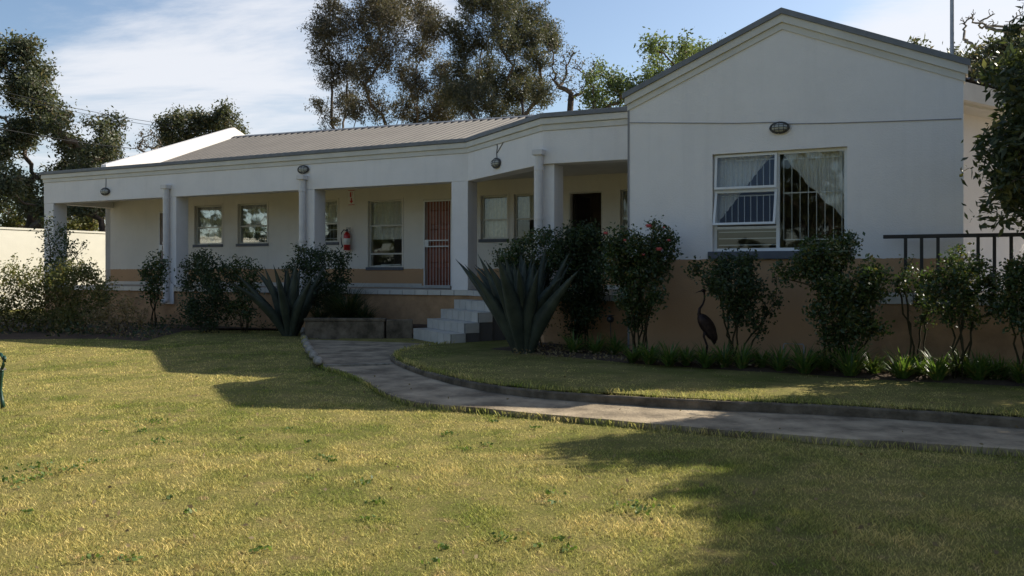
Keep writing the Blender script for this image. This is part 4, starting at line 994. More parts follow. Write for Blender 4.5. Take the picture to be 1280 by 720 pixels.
# shade tree whose branches hang into the frame at the right; its crown shades the lawn
shade_c = []
for (x, y, z, r) in [(8.8,10.9,4.2,.75),(9.6,11.5,4.6,.8),(9.0,11.5,3.6,.5),(8.3,10.5,3.4,.6),(10,11,5,.8),(9.3,10.3,5.1,.8),(8.0,11.0,2.6,.45),(8.8,11.7,5.0,.6),(9.6,11.9,5.4,.7),(9.3,11.8,3.5,.5),(9.2,11.8,2.6,.5),(7.9,10.9,3.9,.5),(8.1,11.5,3.2,.5),(8.8,11.8,3.9,.5),(9.6,12.1,3.4,.6),(10.4,12.5,3.8,.6),(10.2,12.3,5.0,.6),(8.6,11.5,2.6,.45),(7.5,6.5,4.3,.6),(8.2,6.0,4.8,.65),(8.9,5.5,5,.7),(7.8,6.2,3.6,.5),(9.6,6.2,5.2,.7),(6.3,9.3,3.3,.35),(5.75,9.4,3.2,.3),(6.0,9.7,2.75,.35),(5.6,9.6,2.7,.22),(6.15,9.3,3.7,.35),(6.2,9.2,2.9,.3),(6.6,9.9,2.6,.4),(5.45,9.7,2.95,.22),(5.35,9.5,2.5,.16),(5.5,9.4,3.45,.2),(6.1,10.3,2.3,.35),(6.5,10.6,2.3,.4),(5.75,9.9,2.55,.42),(5.95,10.1,3.1,.45),(5.9,9.8,3.6,.4),(6.3,10.1,2.8,.5),(6.45,10.0,3.5,.5),(6.9,10.2,4.1,.6),(6.9,10.2,3.0,.6),(7.4,10.0,3.4,.7),
   (6.9,8.8,3.8,.7),(7.4,8.7,4.6,.8),(7.9,9.3,4.9,.9),(8.6,8.9,5.3,1.0),(8.0,8.0,4.5,.85),(7.3,7.7,4.3,.75),(6.8,7.3,4.0,.55),(8.8,7.6,5.0,.95),(9.4,8.4,5.6,.9),(9.5,9.6,5.2,.9),(8.6,10.2,4.3,.8),
   (9.3,7.3,4.2,.8),(8.3,7.2,3.9,.6),(10.2,8.8,4.8,.9),(7.7,6.9,4.6,.6),(9.1,6.6,4.7,.7),(10.0,7.5,5.1,.8),(8.7,6.2,4.0,.6),(8.0,6.5,3.6,.5),(10.4,9.9,4.3,.8),(9.2,10.8,4.6,.8),(7.9,10.6,4.9,.7)]:
    lx, ly = x-z*1.314, y-z*.602                      # clumps shifted so the crown's shadow stays off the lawn to its left
    lim = float(np.interp(ly, [4, 5.5, 6.5, 8, 9], [1.5, 1.75, 1.6, 1.15, 1.5]))
    if lx - r*1.25 < lim and x > 6.6: x += lim-(lx-r*1.25)
    qq = -.417*x + .909*y                             # and leave the low sunbeam past the corner of the wing
    if qq + 1.5*r > 7.45: y -= (qq+1.5*r-7.45)/.909
    shade_c.append((x, y, z, r))
def world_tree(name, label, cat, base, clumps, trunk_r, leaf, nleaf, lm, bark, seed, fill=4, tw=.01, spread=.34, droop=.25, trunk_top=.35, wig=.12):
    rg = np.random.default_rng(seed); rr = random.Random(seed); base = Vector(base); th = thing(name, label, cat, base)
    cs = [(Vector(c[:3])-base, c[3]) for c in clumps]; hgt = max(c[0].z for c in cs); cen = sum((c[0] for c in cs), Vector())/len(cs)
    tp = [Vector((cen.x*f*.5, cen.y*f*.5, hgt*trunk_top*f-.05)) for f in (0, .3, .6, 1)]
    own = []; targets = []
    for q, r in cs:
        targets.append(q); own.append((q, r))
        for _ in range(fill):
            v = Vector((rr.gauss(0,1), rr.gauss(0,1), rr.gauss(0,1))).normalized()*r*rr.uniform(.5, 1); targets.append(q+v); own.append((q+v, r))
    sk = MB(); skeleton(sk, base, tp, targets, trunk_r, rr, tips=tw, wig=wig); sk.build('trunk', M[bark], th, smooth=True)
    tot = sum(r*r for _, r in own); C = []
    for q, r in own:
        n_ = int(nleaf*r*r/tot); sp_ = max(3, n_//16); sc = rg.normal(size=(sp_,3)); sc /= np.linalg.norm(sc, axis=1, keepdims=True); sc *= r*spread*2.1*np.cbrt(rg.uniform(.03,1,(sp_,1)))
        C.append(sc[rg.integers(0, sp_, n_)] + rg.normal(size=(n_,3))*.075 + np.array(q))
    npmesh('crown', leaves_np(np.concatenate(C), leaf, rg, droop, .36), 4, M[lm], th)
    return th
world_tree('shade_tree', 'leafy dark tree whose branches hang over the railing at the right edge', 'tree', (8.9, 8.7, 0), shade_c, .17, .12, 185000, 'l_shade', 'bark', 31, fill=4)

world_tree('garden_tree', 'dark leafy tree added beyond the terrace to shade the rear side wall, mostly outside the view', 'tree', (11.2, 15.8, 0), [(10.4,15.4,4.6,1.1),(11,16,5.8,1.2),(11.4,15.6,6.8,1.2),(10.6,16.6,6.6,1.1),(11.6,17,5.0,1.2),(12.2,16.6,6.0,1.2),(10.9,15.0,5.6,1.0),(11.8,15.4,4.6,1.1),(10.6,16.4,3.9,.9),(11.2,17,7.6,1.1),(12.4,15.8,7.4,1.1),(11.6,16.2,3.6,.9)], .2, .15, 60000, 'l_shade', 'bark', 32, fill=3)  # added tree, crown placed to keep sun off the rear side wall
for i, (x, y, h, w_) in enumerate(((-15, -13, 8, 4.2), (-4.5, -16, 9.5, 4.6), (6.5, -14, 8.5, 4.4), (17, -12, 9, 4.6), (-25, -10, 9, 4.5), (-31, 8, 7.5, 3.4), (-32, 15, 8.5, 3.6))):
    q = random.Random(i+50); cl_ = [(x+q.uniform(-1,1)*w_, y+q.uniform(-1,1)*2.6, h*q.uniform(.22, 1), q.uniform(1.0, 1.7)) for _ in range(24)]
    world_tree('garden_tree', ['leafy tree reflected in the left windows of the verandah', 'tallest tree reflected in the verandah windows', 'leafy tree reflected in the big wing window', 'tree reflected at the right side of the big window', 'furthest left of the trees reflected in the windows', 'leafy tree beyond the boundary wall, outside the left edge of the view', 'taller leafy tree beyond the boundary wall near the left edge of the view'][i], 'tree', (x, y, 0), cl_, .25, .5, 8500, 'l_shade', 'bark', 60+i, fill=2, tw=.03, spread=.42)

# --- shrubs in the beds
def bush(name, label, cat, base_px, D, clumps, leaf, n, lm, seed, zb=.12, fill=3, tw=.006, depth=.8, group=None, spread=.47, droop=.15, r0=.02, aspect=.55, wig=.07, bark='twig'):
    return tree(name, label, cat, base_px, D, clumps, r0, leaf, n, lm, bark=bark, seed=seed, zbase=zb, fill=fill, tw=tw, depth=depth, group=group, spread=spread, droop=droop, aspect=aspect, stems=1, wig=wig, zpen=.4, grain=.7)
bush('shrub', 'yellowish green leafy shrub at the far left of the flower bed', 'shrub', 22, 19.6, cl('-30 350 22,-10 375 24,-20 400 20,5 345 16,20 352 17,8 375 22,30 372 20,45 360 16,38 345 12,15 395 20,40 395 18,55 378 14,60 395 12,-45 380 20'), .06, 8000, 'l_bush', 41)
bush('shrub', 'darker bushy shrub below the left corner pillar', 'shrub', 92, 19.8, cl('75 345 15,90 352 16,108 342 13,122 350 12,70 368 18,92 375 18,115 370 16,130 362 10,80 395 18,105 395 18,126 388 12,60 352 12,98 338 8,118 336 7'), .06, 7500, 'l_bush', 42)
bush('rose_bush', 'tall rose climbing in front of the left corner pillar', 'rose bush', 72, 22.2, cl('66 278 6,72 290 8,62 296 7,80 300 8,66 312 9,76 322 9,86 312 6,60 330 8,84 335 8,96 318 4,104 308 4,70 345 9,84 288 4,100 345 6'), .07, 1500, 'l_rose', 43, fill=4)
bush('dry_shrub', 'patch of dry straggly stems low in the left bed', 'shrub', 150, 19.0, cl('120 398 8,135 392 10,150 385 10,165 395 10,148 405 9,180 400 8,160 375 6,172 385 6,130 408 8'), .06, 1200, 'l_dry', 44, fill=8, r0=.01)
bush('rose_bush', 'slender rose beside the left downpipe', 'rose bush', 190, 20.6, cl('196 328 7,190 338 8,202 340 7,188 350 8,200 352 7,193 362 8,207 330 5,185 343 5,195 372 6'), .065, 1700, 'l_rose', 45, fill=4)
bush('rose_bush', 'wide dark rose bush under the first small window', 'rose bush', 258, 19.8, cl('240 326 8,255 322 8,268 328 9,245 340 12,262 345 13,280 338 9,236 355 12,255 362 15,275 358 12,250 380 15,270 380 14,290 350 8,240 392 12,262 398 14,282 392 10,232 336 7'), .06, 7500, 'l_dark', 46)
bush('rose_bush', 'thin rose bush under the second small window', 'rose bush', 305, 19.7, cl('298 332 7,310 336 7,304 348 8,318 345 6,300 360 9,314 362 8,306 376 9,322 338 4,298 388 9,312 395 8,290 342 5'), .06, 2600, 'l_rose', 47, fill=4)
bush('rose_bush', 'bushy dark rose behind the smaller agave', 'rose bush', 400, 19.3, cl('372 322 7,380 314 6,392 320 8,405 318 8,418 324 8,428 332 6,385 335 11,402 338 12,418 345 11,432 322 4,392 355 13,410 362 12,425 360 9,388 375 12,405 382 12,366 338 8,420 378 10'), .06, 6500, 'l_dark', 48)
bush('rose_bush', 'rose bush rising behind the large agave', 'rose bush', 672, 14.9, cl('640 318 10,655 308 10,668 305 10,682 300 10,648 330 12,665 328 13,682 322 13,630 328 8,660 350 14,680 350 14,695 312 9,670 375 14,688 375 13,640 350 11,675 400 13,622 320 5'), .055, 7000, 'l_rose', 49, zb=.2)
bush('rose_bush', 'dense tall dark bush in front of the open verandah door', 'shrub', 730, 14.6, cl('708 298 12,722 292 12,738 295 12,750 305 11,712 318 14,730 318 15,748 325 13,706 340 14,725 342 16,745 348 14,710 365 14,730 368 16,748 372 11,718 390 13,735 395 13,725 412 11,700 325 9'), .055, 11000, 'l_dark', 50, zb=.2)
rb = bush('rose_bush', 'rose bush with pink blooms at the left corner of the gabled wing', 'rose bush', 795, 13.2, cl('768 302 7,778 296 6,765 318 9,780 312 11,795 305 11,772 335 12,790 330 14,808 322 12,820 300 9,828 288 6,832 305 8,840 298 5,822 320 10,802 345 14,780 352 12,820 345 10,832 335 7,795 368 13,812 365 10,786 375 10,800 388 11,795 405 9,815 282 4,838 318 6'), .055, 10500, 'l_rose', 51, zb=.2)
bush('rose_bush', 'open rose bush behind the bird statue left of the big window', 'rose bush', 915, 12.2, cl('876 338 5,884 348 6,872 335 4,900 340 9,915 330 10,930 335 10,905 356 11,925 356 12,940 348 8,912 375 11,932 375 9,920 395 9,950 360 5,960 375 5,955 390 5,896 362 7,968 345 4,938 398 6,945 412 5'), .055, 5200, 'l_dark', 52, zb=.2, fill=4)
bush('rose_bush', 'large rose bush with sunlit leaves under the right of the big window', 'rose bush', 1045, 11.3, cl('1010 318 9,1025 308 9,1042 315 10,1060 305 9,1075 298 6,1000 335 9,1020 335 13,1042 338 14,1062 330 11,1075 345 13,1082 365 13,1090 382 11,1060 360 15,1040 365 14,1070 388 14,1050 395 14,1025 355 11,1035 415 12,1060 415 12,1080 405 9,985 345 6,978 332 4,1020 390 10,1092 360 7,1068 318 7'), .055, 11500, 'l_rose', 53, zb=.2)
bush('rose_bush', 'leggy sparse rose bush in front of the railing', 'rose bush', 1195, 10.5, cl('1198 330 9,1212 335 10,1190 345 10,1205 352 12,1222 345 10,1232 358 10,1240 372 9,1185 362 10,1200 372 12,1218 378 11,1175 378 9,1190 392 10,1235 388 8,1180 345 7,1166 365 7,1215 398 9,1245 355 6,1202 318 5'), .05, 4600, 'l_rose', 54, zb=.2, fill=4)
bush('rose_bush', 'small upright rose left of the railing posts', 'rose bush', 1150, 10.9, cl('1128 348 5,1137 355 6,1148 350 6,1140 342 4,1155 362 6,1132 365 5,1120 352 4,1160 350 4,1150 375 6,1142 330 3,1162 385 5,1155 400 5'), .045, 1100, 'l_rose', 55, zb=.2, fill=4)
bush('rose_bush', 'rose bush cut by the right edge of the view beside the terrace', 'rose bush', 1290, 10.0, cl('1270 340 9,1262 355 7,1275 360 12,1290 345 12,1268 378 9,1280 385 13,1300 370 14,1275 330 6,1295 400 13,1272 402 9'), .05, 4200, 'l_rose', 56, zb=.2, fill=4)
# blooms
def bloom(px, py, D, r, th):
    p = at(px, py, D)-th.location; mb = MB(); q = random.Random(int(px))
    for k in range(3):
        for i in range(5+k):
            a = 2*pi*i/(5+k)+k*.4; rr_ = r*(.35+.28*k); tilt = .9-.35*k
            c = p+Vector((cos(a)*rr_*.7, sin(a)*rr_*.7, -.2*r*k)); d = Vector((cos(a), sin(a), tilt)).normalized(); s_ = Vector((-sin(a), cos(a), 0)); w = r*.45
            mb.add([c-d*r*.35-s_*w*.4, c-d*r*.35+s_*w*.4, c+d*r*.15+s_*w, c+d*r*.5+s_*w*.5, c+d*r*.5-s_*w*.5, c+d*r*.15-s_*w], [(0,1,2,3,4,5)])
    mb.build('bloom', M['petal'], th)
for px, py, r in ((811, 282, .06), (824, 311, .06), (757, 291, .045), (804, 318, .03), (830, 284, .025), (836, 300, .035), (781, 300, .03)): bloom(px, py, 12.9, r, rb)

# --- agaves
def agave(px, D, zb, leaves, label, seed, sc=1.0):
    base = ray(px, D); base.z = zb; th = thing('agave', label, 'agave', base); rr = random.Random(seed)
    for (az, elev, L, w, curl) in leaves:
        mb = MB(); n = 12; pts = []
        a = R(az); out = Vector((cos(a), sin(a), 0)); side = Vector((-sin(a), cos(a), 0))
        pos = out*.07*sc; ang = R(elev); dl = L/n
        for i in range(n+1):
            f = i/n; pts.append((pos.copy(), ang, f)); ang_i = ang; pos = pos + (out*cos(ang)+Vector((0,0,sin(ang))))*dl; ang -= R(curl)/n
        for p, an, f in pts:
            wd = w*(.62+.38*min(1, f*3.2))*(1-max(0, f-.42)/.58)**.8 if f < 1 else .002
            wd = max(wd, .003); up = (out*-sin(an)+Vector((0,0,cos(an)))); cup = .38*wd; thk = max(.004, .055*(1-f)*(w/.16))
            for u in (-1, -.5, 0, .5, 1):
                mb.v.append(p + side*wd*.5*u + up*cup*(u*u))
            for u in (.5, 0, -.5):
                mb.v.append(p + side*wd*.5*u + up*(cup*u*u - thk*(1-abs(u)*.6)))
        for i in range(n):
            for k in range(8): mb.f.append((i*8+k, i*8+(k+1)%8, (i+1)*8+(k+1)%8, (i+1)*8+k)); mb.m.append(0)
        lo = mb.build('leaf', M['agave'], th, smooth=True)
        # dark tip spine
        p, an, f = pts[-1]; d = (out*cos(an)+Vector((0,0,sin(an))))
        MB().tube([p-d*.015, p+d*.035], [.006, .001], 5).build('spine', M['agave_edge'], lo)
    return th
def rosette(n, Lmax, seed, wmax, wide=1.0):
    q = random.Random(seed); out = []
    for i in range(n):
        f = i/(n-1); az = i*137.5 + q.uniform(-10, 10)
        elev = 89 - 42*wide*f**1.1 + q.uniform(-4, 4); L = Lmax*(.78+.26*f-.12*f*f)*q.uniform(.88, 1.05)
        out.append((az, elev, L, wmax*q.uniform(.85, 1.1), q.uniform(-8, 12)+4*f+(q.random() < .15)*30))
    return out
agave(655, 14.2, .17, rosette(32, 1.98, 5, .31, .84), 'large grey green agave right of the steps', 5)
agave(362, 18.7, .14, rosette(21, 1.85, 9, .27, .95), 'smaller grey green agave in the bed left of the path', 9)

# --- grassy tuft in the planter and strap-leaved agapanthus edging
def strap_plant(name, label, cat, loc, n, L, w, m, seed, spread=1.0, group=None, parent=None, curl=1.0):
    rg = np.random.default_rng(seed); th = thing(name, label, cat, loc, 0, group); K = 5; quads = []
    for i in range(n):
        a = rg.uniform(0, 2*pi); el = R(90-rg.uniform(4, 62)*spread); l = L*rg.uniform(.6, 1.1); ww = w*rg.uniform(.7, 1.15)
        out = np.array([cos(a), sin(a), 0]); sd_ = np.array([-sin(a), cos(a), 0]); p = out*rg.uniform(0, .06)*L*2 + sd_*rg.uniform(-.05, .05)*L
        pr = None
        for k in range(K+1):
            f = k/K; wk = ww*.5*(1-f**2.2)*(.6+.4*min(1, f*4)) + .0006
            cur = (p-sd_*wk, p+sd_*wk)
            if pr is not None: quads.append([pr[0], pr[1], cur[1], cur[0]])
            pr = cur; p = p + (out*cos(el)+np.array([0,0,1])*sin(el))*l/K; el -= R(rg.uniform(8, 24))*curl
    arr = np.array(quads, dtype=np.float64)
    # connect strip quads into islands per blade: shared vertices not needed, colour per quad is fine
    npmesh('foliage', arr, 4, M[m], th)
    return th
q = ray(434, 18.6); strap_plant('grass_tuft', 'large dark grassy tuft behind the low planter wall', 'ornamental grass', (q.x, q.y, .38), 620, .95, .018, 'l_tuft', 61, 1.0, curl=.7)
q = ray(455, 18.4); strap_plant('grass_tuft', 'smaller dark grassy tuft at the right end of the planter wall', 'ornamental grass', (q.x, q.y, .38), 300, .62, .016, 'l_tuft', 62, 1.1, curl=.8)
q = ray(400, 18.5); strap_plant('grass_tuft', 'dark grassy tuft between the planter wall and the smaller agave', 'ornamental grass', (q.x, q.y, .38), 260, .6, .016, 'l_tuft', 63, 1.0)
k = 0
aga_px = [1006, 1062, 1128, 1172] + [790, 812, 836, 858, 882, 905, 928, 952, 975, 1032, 1092, 1200, 1224, 1250, 1276, 1302, 1150, 1212, 1240, 718, 745, 768]
for i, px in enumerate(aga_px):
    rr = random.Random(i*7+1); lit = i < 4
    tt = (-4.36 if i < 4 else -4.15) + rr.uniform(-.14, .14)*(i >= 4)
    if px < 780: tt = -3.3
    sc_ = hs(px, tt); p = hw(sc_, tt); sz = {0: .50, 1: .58, 2: .50, 3: .44}.get(i, rr.uniform(.34, .46))
    lab = ['sunlit clump of strap leaves below the left of the large rose bush', 'biggest and brightest clump of strap leaves beneath the large rose bush', 'sunlit clump of strap leaves below the left end of the railing', 'small half lit clump of strap leaves near the foot of the leggy rose'][i] if lit else \
      ('shaded clump of strap leaves in the row left of the large rose bush' if px < 1000 else 'shaded clump of strap leaves in the row right of the large rose bush')
    strap_plant('agapanthus', lab, 'strap-leaved plant', (p.x, p.y, .2), 70 if not lit else 85, sz, .030, 'l_aga', 100+i, .85, None if lit else ('shaded strap leaved plants left of the large rose bush' if px < 1000 else 'shaded strap leaved plants right of the large rose bush'), curl=.62)

# ------------------------------------------------------------------ garden ornaments
q = ray(881, 12.7)
bd = thing('bird_statue', 'dark metal wading bird statue with raised neck beside the rose bush', 'statue', (q.x, q.y, .2), 0)
body = MB(); rot = Matrix.Rotation(R(55), 3, 'Y')
body.ell((.03, 0, .52), (.20, .085, .10), 14, 10, rot)
body.tube([(-.05,0,.60), (-.085,0,.68), (-.075,0,.76), (-.03,0,.82), (-.005,0,.89), (-.005,0,.96), (-.01,0,1.0)], [.045,.026,.018,.014,.013,.013,.016], 10)
body.ell((-.02, 0, 1.02), (.035, .022, .026), 10, 8); body.build('body', M['bronze'], bd, smooth=True)
MB().tube([(-.045,0,1.02), (-.09,0,1.005), (-.15,0,.98)], [.011,.007,.001], 8).build('beak', M['bronze'], bd)
for sy in (-1, 1):
    mb = MB(); mb.ell((.055, sy*.075, .47), (.20, .018, .075), 12, 8, Matrix.Rotation(R(62), 3, 'Y')); mb.build('wing', M['bronze'], bd, smooth=True)
    mb = MB(); mb.tube([(.01,sy*.03,.46), (-.015,sy*.035,.36), (.035,sy*.035,.22), (0,sy*.035,.0)], [.02,.010,.009,.008], 8)
    for a in (-.5, 0, .5): mb.tube([(0,sy*.035,.008), (-.09*cos(a), sy*.035+.09*sin(a), .004)], [.007,.004], 6)
    mb.build('leg', M['bronze'], bd, smooth=True)
mb = MB(); mb.hexa([(.10,-.05,.40),(.16,-.04,.28),(.16,.04,.28),(.10,.05,.40),(.07,-.05,.36),(.13,-.04,.24),(.13,.04,.24),(.07,.05,.36)]); mb.build('tail', M['bronze'], bd)
q = ray(763, 14.0)
gl = thing('garden_light', 'small round black garden light on a thin stake left of the pink rose', 'garden light', (q.x, q.y, .18))
MB().tube([(0,0,0), (.01,0,.25), (0,0,.52)], .008, 6).build('stake', M['black'], gl)
MB().lathe([(.001,.50),(.03,.505),(.055,.53),(.06,.56),(.05,.59),(.03,.605),(.001,.61)], 16).build('head', M['black'], gl, smooth=True)
MB().lathe([(.001,.612),(.066,.612),(.07,.620),(.001,.628)], 16).build('cap', M['black'], gl, smooth=True)
q = hw(hs(992, -3.05), -3.05)
ho = thing('metal_hoop', 'thin pale metal hoop standing in the bed below the big window', 'hoop', (q.x, q.y, .18), HA)
MB().tube([(-.14,0,0), (-.14,0,.26), (-.125,0,.285), (.125,0,.285), (.14,0,.26), (.14,0,0)], .009, 8).build('bent_rod', M['galv'], ho, smooth=True)

# ---- garden bench at the left edge
bq = gp(3, 508, .02)
bn = thing('garden_bench', 'green cast iron garden bench with weathered slats at the left edge', 'bench', (bq.x-.0, bq.y, .01), R(50))
# local: +y = back, -y = front, x along the seat to the left (negative)
def bench_end(x):
    mb = MB(); r = .018
    mb.tube([(x,-.02,0), (x,.01,.08), (x,.05,.18), (x,.045,.28), (x,.02,.37), (x,.03,.41)], [.026,.02,.018,.02,.022,.02], 8)        # front leg
    mb.tube([(x,.50,0), (x,.46,.10), (x,.42,.22), (x,.42,.34), (x,.45,.42), (x,.50,.60), (x,.55,.80), (x,.57,.84)], [.024,.02,.018,.02,.022,.02,.018,.014], 8)
    mb.tube([(x,-.0,.40), (x,.15,.385), (x,.30,.375), (x,.45,.40)], .018, 8)
    mb.tube([(x,.02,.41), (x,-.03,.47), (x,-.02,.54), (x,.04,.58), (x,.2,.575), (x,.36,.585), (x,.48,.60)], .017, 8)
    mb.tube([(x,-.02,.54), (x,-.06,.56), (x,-.085,.535), (x,-.07,.51), (x,-.045,.52)], .014, 8)
    mb.tube([(x,.05,.2), (x,.16,.27), (x,.30,.27), (x,.42,.22)], .013, 8)
    return mb
bench_end(0).build('end_frame', M['green_iron'], bn, smooth=True); bench_end(-1.3).build('end_frame', M['green_iron'], bn, smooth=True)
for i in range(5): MB().box(-1.34, .04, .0+.085*i, .065+.085*i, .405, .427).build('seat_slat', M['bench_wood'], bn, bevel=.004)
for i in range(4):
    y0 = .475+.035*i; z0 = .50+.085*i; MB().box(-1.34, .04, y0-.045, y0-.025, z0, z0+.06).build('back_slat', M['bench_wood'], bn, bevel=.004)

# ---- overhead cables at the upper left
def cable(p, q, sag, label, r=.014):
    P = [p.lerp(q, k/24) - Vector((0,0,sag*4*(k/24)*(1-k/24))) for k in range(25)]
    tag(MB().tube(P, r, 5).build('overhead_cable', M['darkcable']), label, 'cable', 'overhead cables at the left')
cable(at(-260, 92, 26), at(182, 187, 34), .35, 'lower dark overhead cable crossing the trees at the left')
cable(at(-200, 62, 30), at(214, 160, 40), .30, 'upper overhead cable of the thin pair against the sky at the left', .010)
cable(at(-200, 56, 30), at(214, 156, 40), .30, 'topmost overhead cable of the thin pair against the sky at the left', .010)

# ------------------------------------------------------------------ grass blades on the lawn
def visible(x, y, m=.5): return abs(x) < y*.60+m
rg = np.random.default_rng(77)
pts = []
bands = [(3.9, 5.5, 15000), (5.5, 7.5, 9500), (7.5, 10, 5200), (10, 13, 2600), (13, 17, 1300), (17, 20.5, 600)]
BED1 = [g2(-260, 424), g2(60, 424), g2(130, 424), g2(186, 427), g2(240, 415), g2(378, 414), hu2(-3.0, -.02), hu2(-13.9, -.02), hu2(-24, 2)]
def inpoly(X, Y, poly):
    c = np.zeros(len(X), bool); n = len(poly); j = n-1
    for i in range(n):
        (ax, ay), (bx, by) = poly[i][:2], poly[j][:2]
        if ay != by: c ^= ((ay > Y) != (by > Y)) & (X < (bx-ax)*(Y-ay)/(by-ay)+ax)
        j = i
    return c
XY = []
for y0, y1, dens in bands:
    wdt = y1*.60*2+1; N = int(dens*wdt*(y1-y0)*.5); X = rg.uniform(-wdt/2, wdt/2, N); Y = rg.uniform(y0, y1, N)
    k = np.abs(X) < Y*.6+.4; XY.append(np.stack([X[k], Y[k]], 1))
XY = np.concatenate(XY); X, Y = XY[:,0], XY[:,1]
pin = inpoly(X, Y, PATH); isl = inpoly(X, Y, ISL); bed = inpoly(X, Y, BED1)
tt_ = -((X-HO.x)*HV.x+(Y-HO.y)*HV.y); ss_ = (X-HO.x)*HU.x+(Y-HO.y)*HU.y
front = np.where(ss_ > 1.6, np.interp(ss_, [1.6, 3.3, 4.8, 7], [2.9, 3.45, 4.05, 4.35]), 0)
keep = (~pin) & (~bed) & (tt_ > front) & ~((ss_ < 0) & (tt_ < 1.9) & (ss_ > -4)) 
near_up = keep
X, Y, isl = X[keep], Y[keep], isl[keep]
# clumping: thin out by noise, vary height
nzv = np.array([mnoise.noise((x*3.1, y*3.1, 2.0)) for x, y in zip(X, Y)]); nz2 = np.array([mnoise.noise((x*.7, y*.7, 8.0)) for x, y in zip(X, Y)])
kk = rg.uniform(0, 1, len(X)) < .74+.7*nzv; X, Y, isl, nzv, nz2 = X[kk], Y[kk], isl[kk], nzv[kk], nz2[kk]
Z = np.where(isl, Z_I-.005, np.array([H(x, y) for x, y in zip(X, Y)]))
N = len(X); print('grass blades', N)
hgt = (.013 + .012*np.clip(nzv+nz2*.6, -.5, 1) + rg.uniform(0, .013, N))*np.where(rg.uniform(0,1,N) < .04, 1.7, 1)
wid = (.0026 + rg.uniform(0, .002, N))*np.clip(Y/6, 1, 2.6); a = rg.uniform(0, 2*pi, N); lean = rg.uniform(.2, 1.5, N)*hgt; la = rg.uniform(0, 2*pi, N)
B = np.stack([X, Y, Z-.004], 1); sdv = np.stack([np.cos(a), np.sin(a), 0*a], 1)*wid[:,None]; tip = B+np.stack([np.cos(la)*lean, np.sin(la)*lean, hgt], 1)
mid = B + (tip-B)*.55 + np.stack([0*a, 0*a, hgt*.12], 1)
V = np.stack([B-sdv*.5, B+sdv*.5, mid+sdv*.42, tip, mid-sdv*.42], 1)
tag(npmesh('grass', V, 5, M['blade']), 'short patchy green and straw coloured lawn grass', 'grass', kind='stuff')
# longer grass along the path and kerb edges, broad-leaved weeds in the lawn
E = []
for i in range(len(LOs)-1):
    a_, b_ = LOs[i], LOs[i+1]; L = (b_-a_).length
    for _ in range(int(L*150)):
        p = a_.lerp(b_, rg.uniform()); d = (a_-UPs[i]).normalized(); p = p + d*abs(rg.normal(0, .035)) + d*.005; E.append((p.x, p.y, H(p.x, p.y)))
for i in range(len(IN)-1):
    a_, b_ = IN[i], IN[i+1]; L = (b_-a_).length
    for _ in range(int(L*110)):
        p = a_.lerp(b_, rg.uniform()); d = (IN[i]-UPs[i]); d.z = 0; d.normalize(); p = p + d*(abs(rg.normal(0, .03))-.005); E.append((p.x, p.y, Z_I-.01))
E = np.array(E); N = len(E); a = rg.uniform(0, 2*pi, N); h_ = rg.uniform(.035, .085, N); ln_ = h_*rg.uniform(.1, .9, N); la = rg.uniform(0, 2*pi, N); sdv = np.stack([np.cos(a), np.sin(a), 0*a], 1)*.006*np.clip(E[:,1:2]/8, 1, 2)
tip = E+np.stack([np.cos(la)*ln_, np.sin(la)*ln_, h_], 1); mid = E+(tip-E)*.55+np.stack([0*a, 0*a, h_*.15], 1)
tag(npmesh('edge_grass', np.stack([E-sdv*.5, E+sdv*.5, mid+sdv*.42, tip, mid-sdv*.42], 1), 5, M['blade']), 'longer grass fringe growing over the path edges', 'grass', kind='stuff')
Wd = []
rw = random.Random(4)
spots = [gp(85, 591), gp(22, 607), gp(40, 589), gp(192, 530), gp(205, 555), gp(795, 640), gp(470, 630), gp(690, 620), gp(560, 545), gp(120, 700), gp(330, 690), gp(540, 705)] + [gp(rw.uniform(0, 760), rw.uniform(520, 715)) for _ in range(26)]
for i, p in enumerate(spots):
    big = 1.0 if i < 6 else rw.uniform(.25, .55)
    for _ in range(int(45*big)):
        Wd.append((p.x+rw.gauss(0, .075*big), p.y+rw.gauss(0, .075*big), H(p.x, p.y)+rw.uniform(.012, .05*big+.01)))
Wd = np.array(Wd)
tag(npmesh('lawn_weeds', leaves_np(Wd, .03, rg, -.1, .6), 4, M['l_weed']), 'small broad leaved weeds scattered through the lawn', 'weeds', kind='stuff')
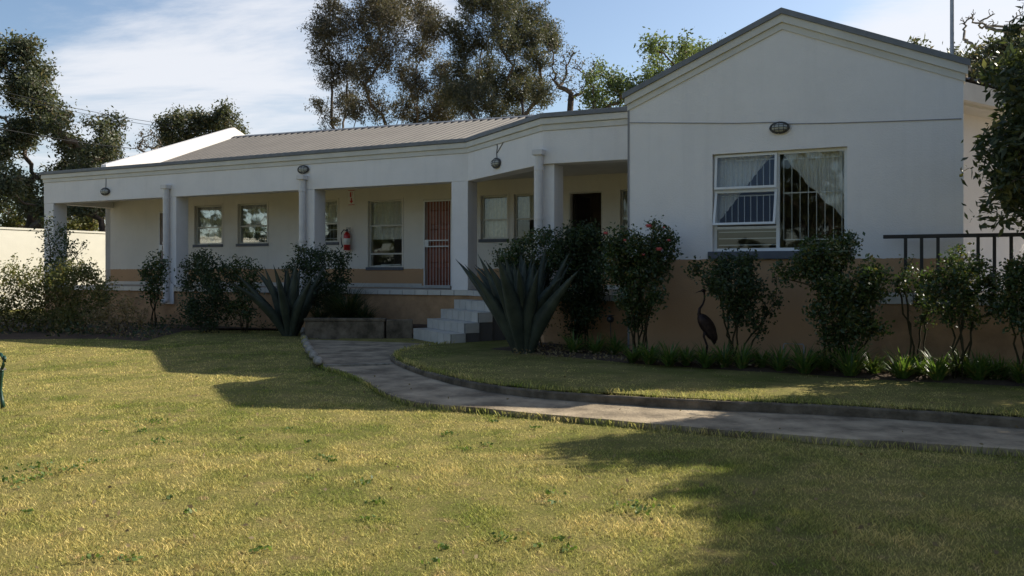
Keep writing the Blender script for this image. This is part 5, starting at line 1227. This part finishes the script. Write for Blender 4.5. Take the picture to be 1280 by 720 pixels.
# fallen dry leaves
Fl = []
for _ in range(260):
    px, py = rw.uniform(0, 1280), rw.uniform(470, 720); p = gp(px, py, 0)
    Fl.append((p.x, p.y, (Z_I if inside(p.x, p.y, ISL) else max(H(p.x, p.y), Z_P+.05*sstep(9, 14, p.y) if inside(p.x, p.y, PATH) else 0))+.025))
tag(npmesh('fallen_leaves', leaves_np(np.array(Fl), .035, rg, 0, .6), 4, M['l_dry']), 'dry fallen leaves scattered on lawn and path', 'leaves', kind='stuff')

# low ground cover, dead stems and litter in the left bed
BX, BY = rg.uniform(-16, -3.6, 30000), rg.uniform(16, 24, 30000)
kb = inpoly(BX, BY, BED1); BX, BY = BX[kb], BY[kb]
nb = np.array([mnoise.noise((x*.9, y*.9, 21)) for x, y in zip(BX, BY)]); kb = rg.uniform(0, 1, len(BX)) < .35+1.3*nb; BX, BY, nb = BX[kb], BY[kb], nb[kb]
hb = np.abs(rg.normal(0, .10, len(BX)))*np.clip(.5+2*nb, .3, 1.6)
gcv = np.stack([BX, BY, np.array([H(x, y) for x, y in zip(BX, BY)])+.05+hb], 1)
tag(npmesh('ground_cover', leaves_np(gcv[::2], .075, rg, 0, .5), 4, M['l_dark']), 'low dark ground cover spreading through the left bed', 'ground cover', kind='stuff')
tag(npmesh('leaf_litter', leaves_np(gcv[1::4]*np.array([1,1,1]), .10, rg, 0, .22), 4, M['l_dry']), 'dry stems and litter lying in the left bed', 'litter', kind='stuff')
BX, BY = rg.uniform(0, 10, 26000), rg.uniform(8, 15.5, 26000)
kb = inpoly(BX, BY, ISL); BX, BY = BX[kb], BY[kb]; tb = -((BX-HO.x)*HV.x+(BY-HO.y)*HV.y); kb = (tb < 4.35) & (rg.uniform(0, 1, len(BX)) < .35); BX, BY = BX[kb], BY[kb]
tag(npmesh('leaf_litter', leaves_np(np.stack([BX, BY, np.full(len(BX), .245)+rg.uniform(0, .03, len(BX))], 1), .05, rg, 0, .5), 4, M['l_dry']), 'dead leaves lying in the bed along the gabled wing', 'litter', kind='stuff')
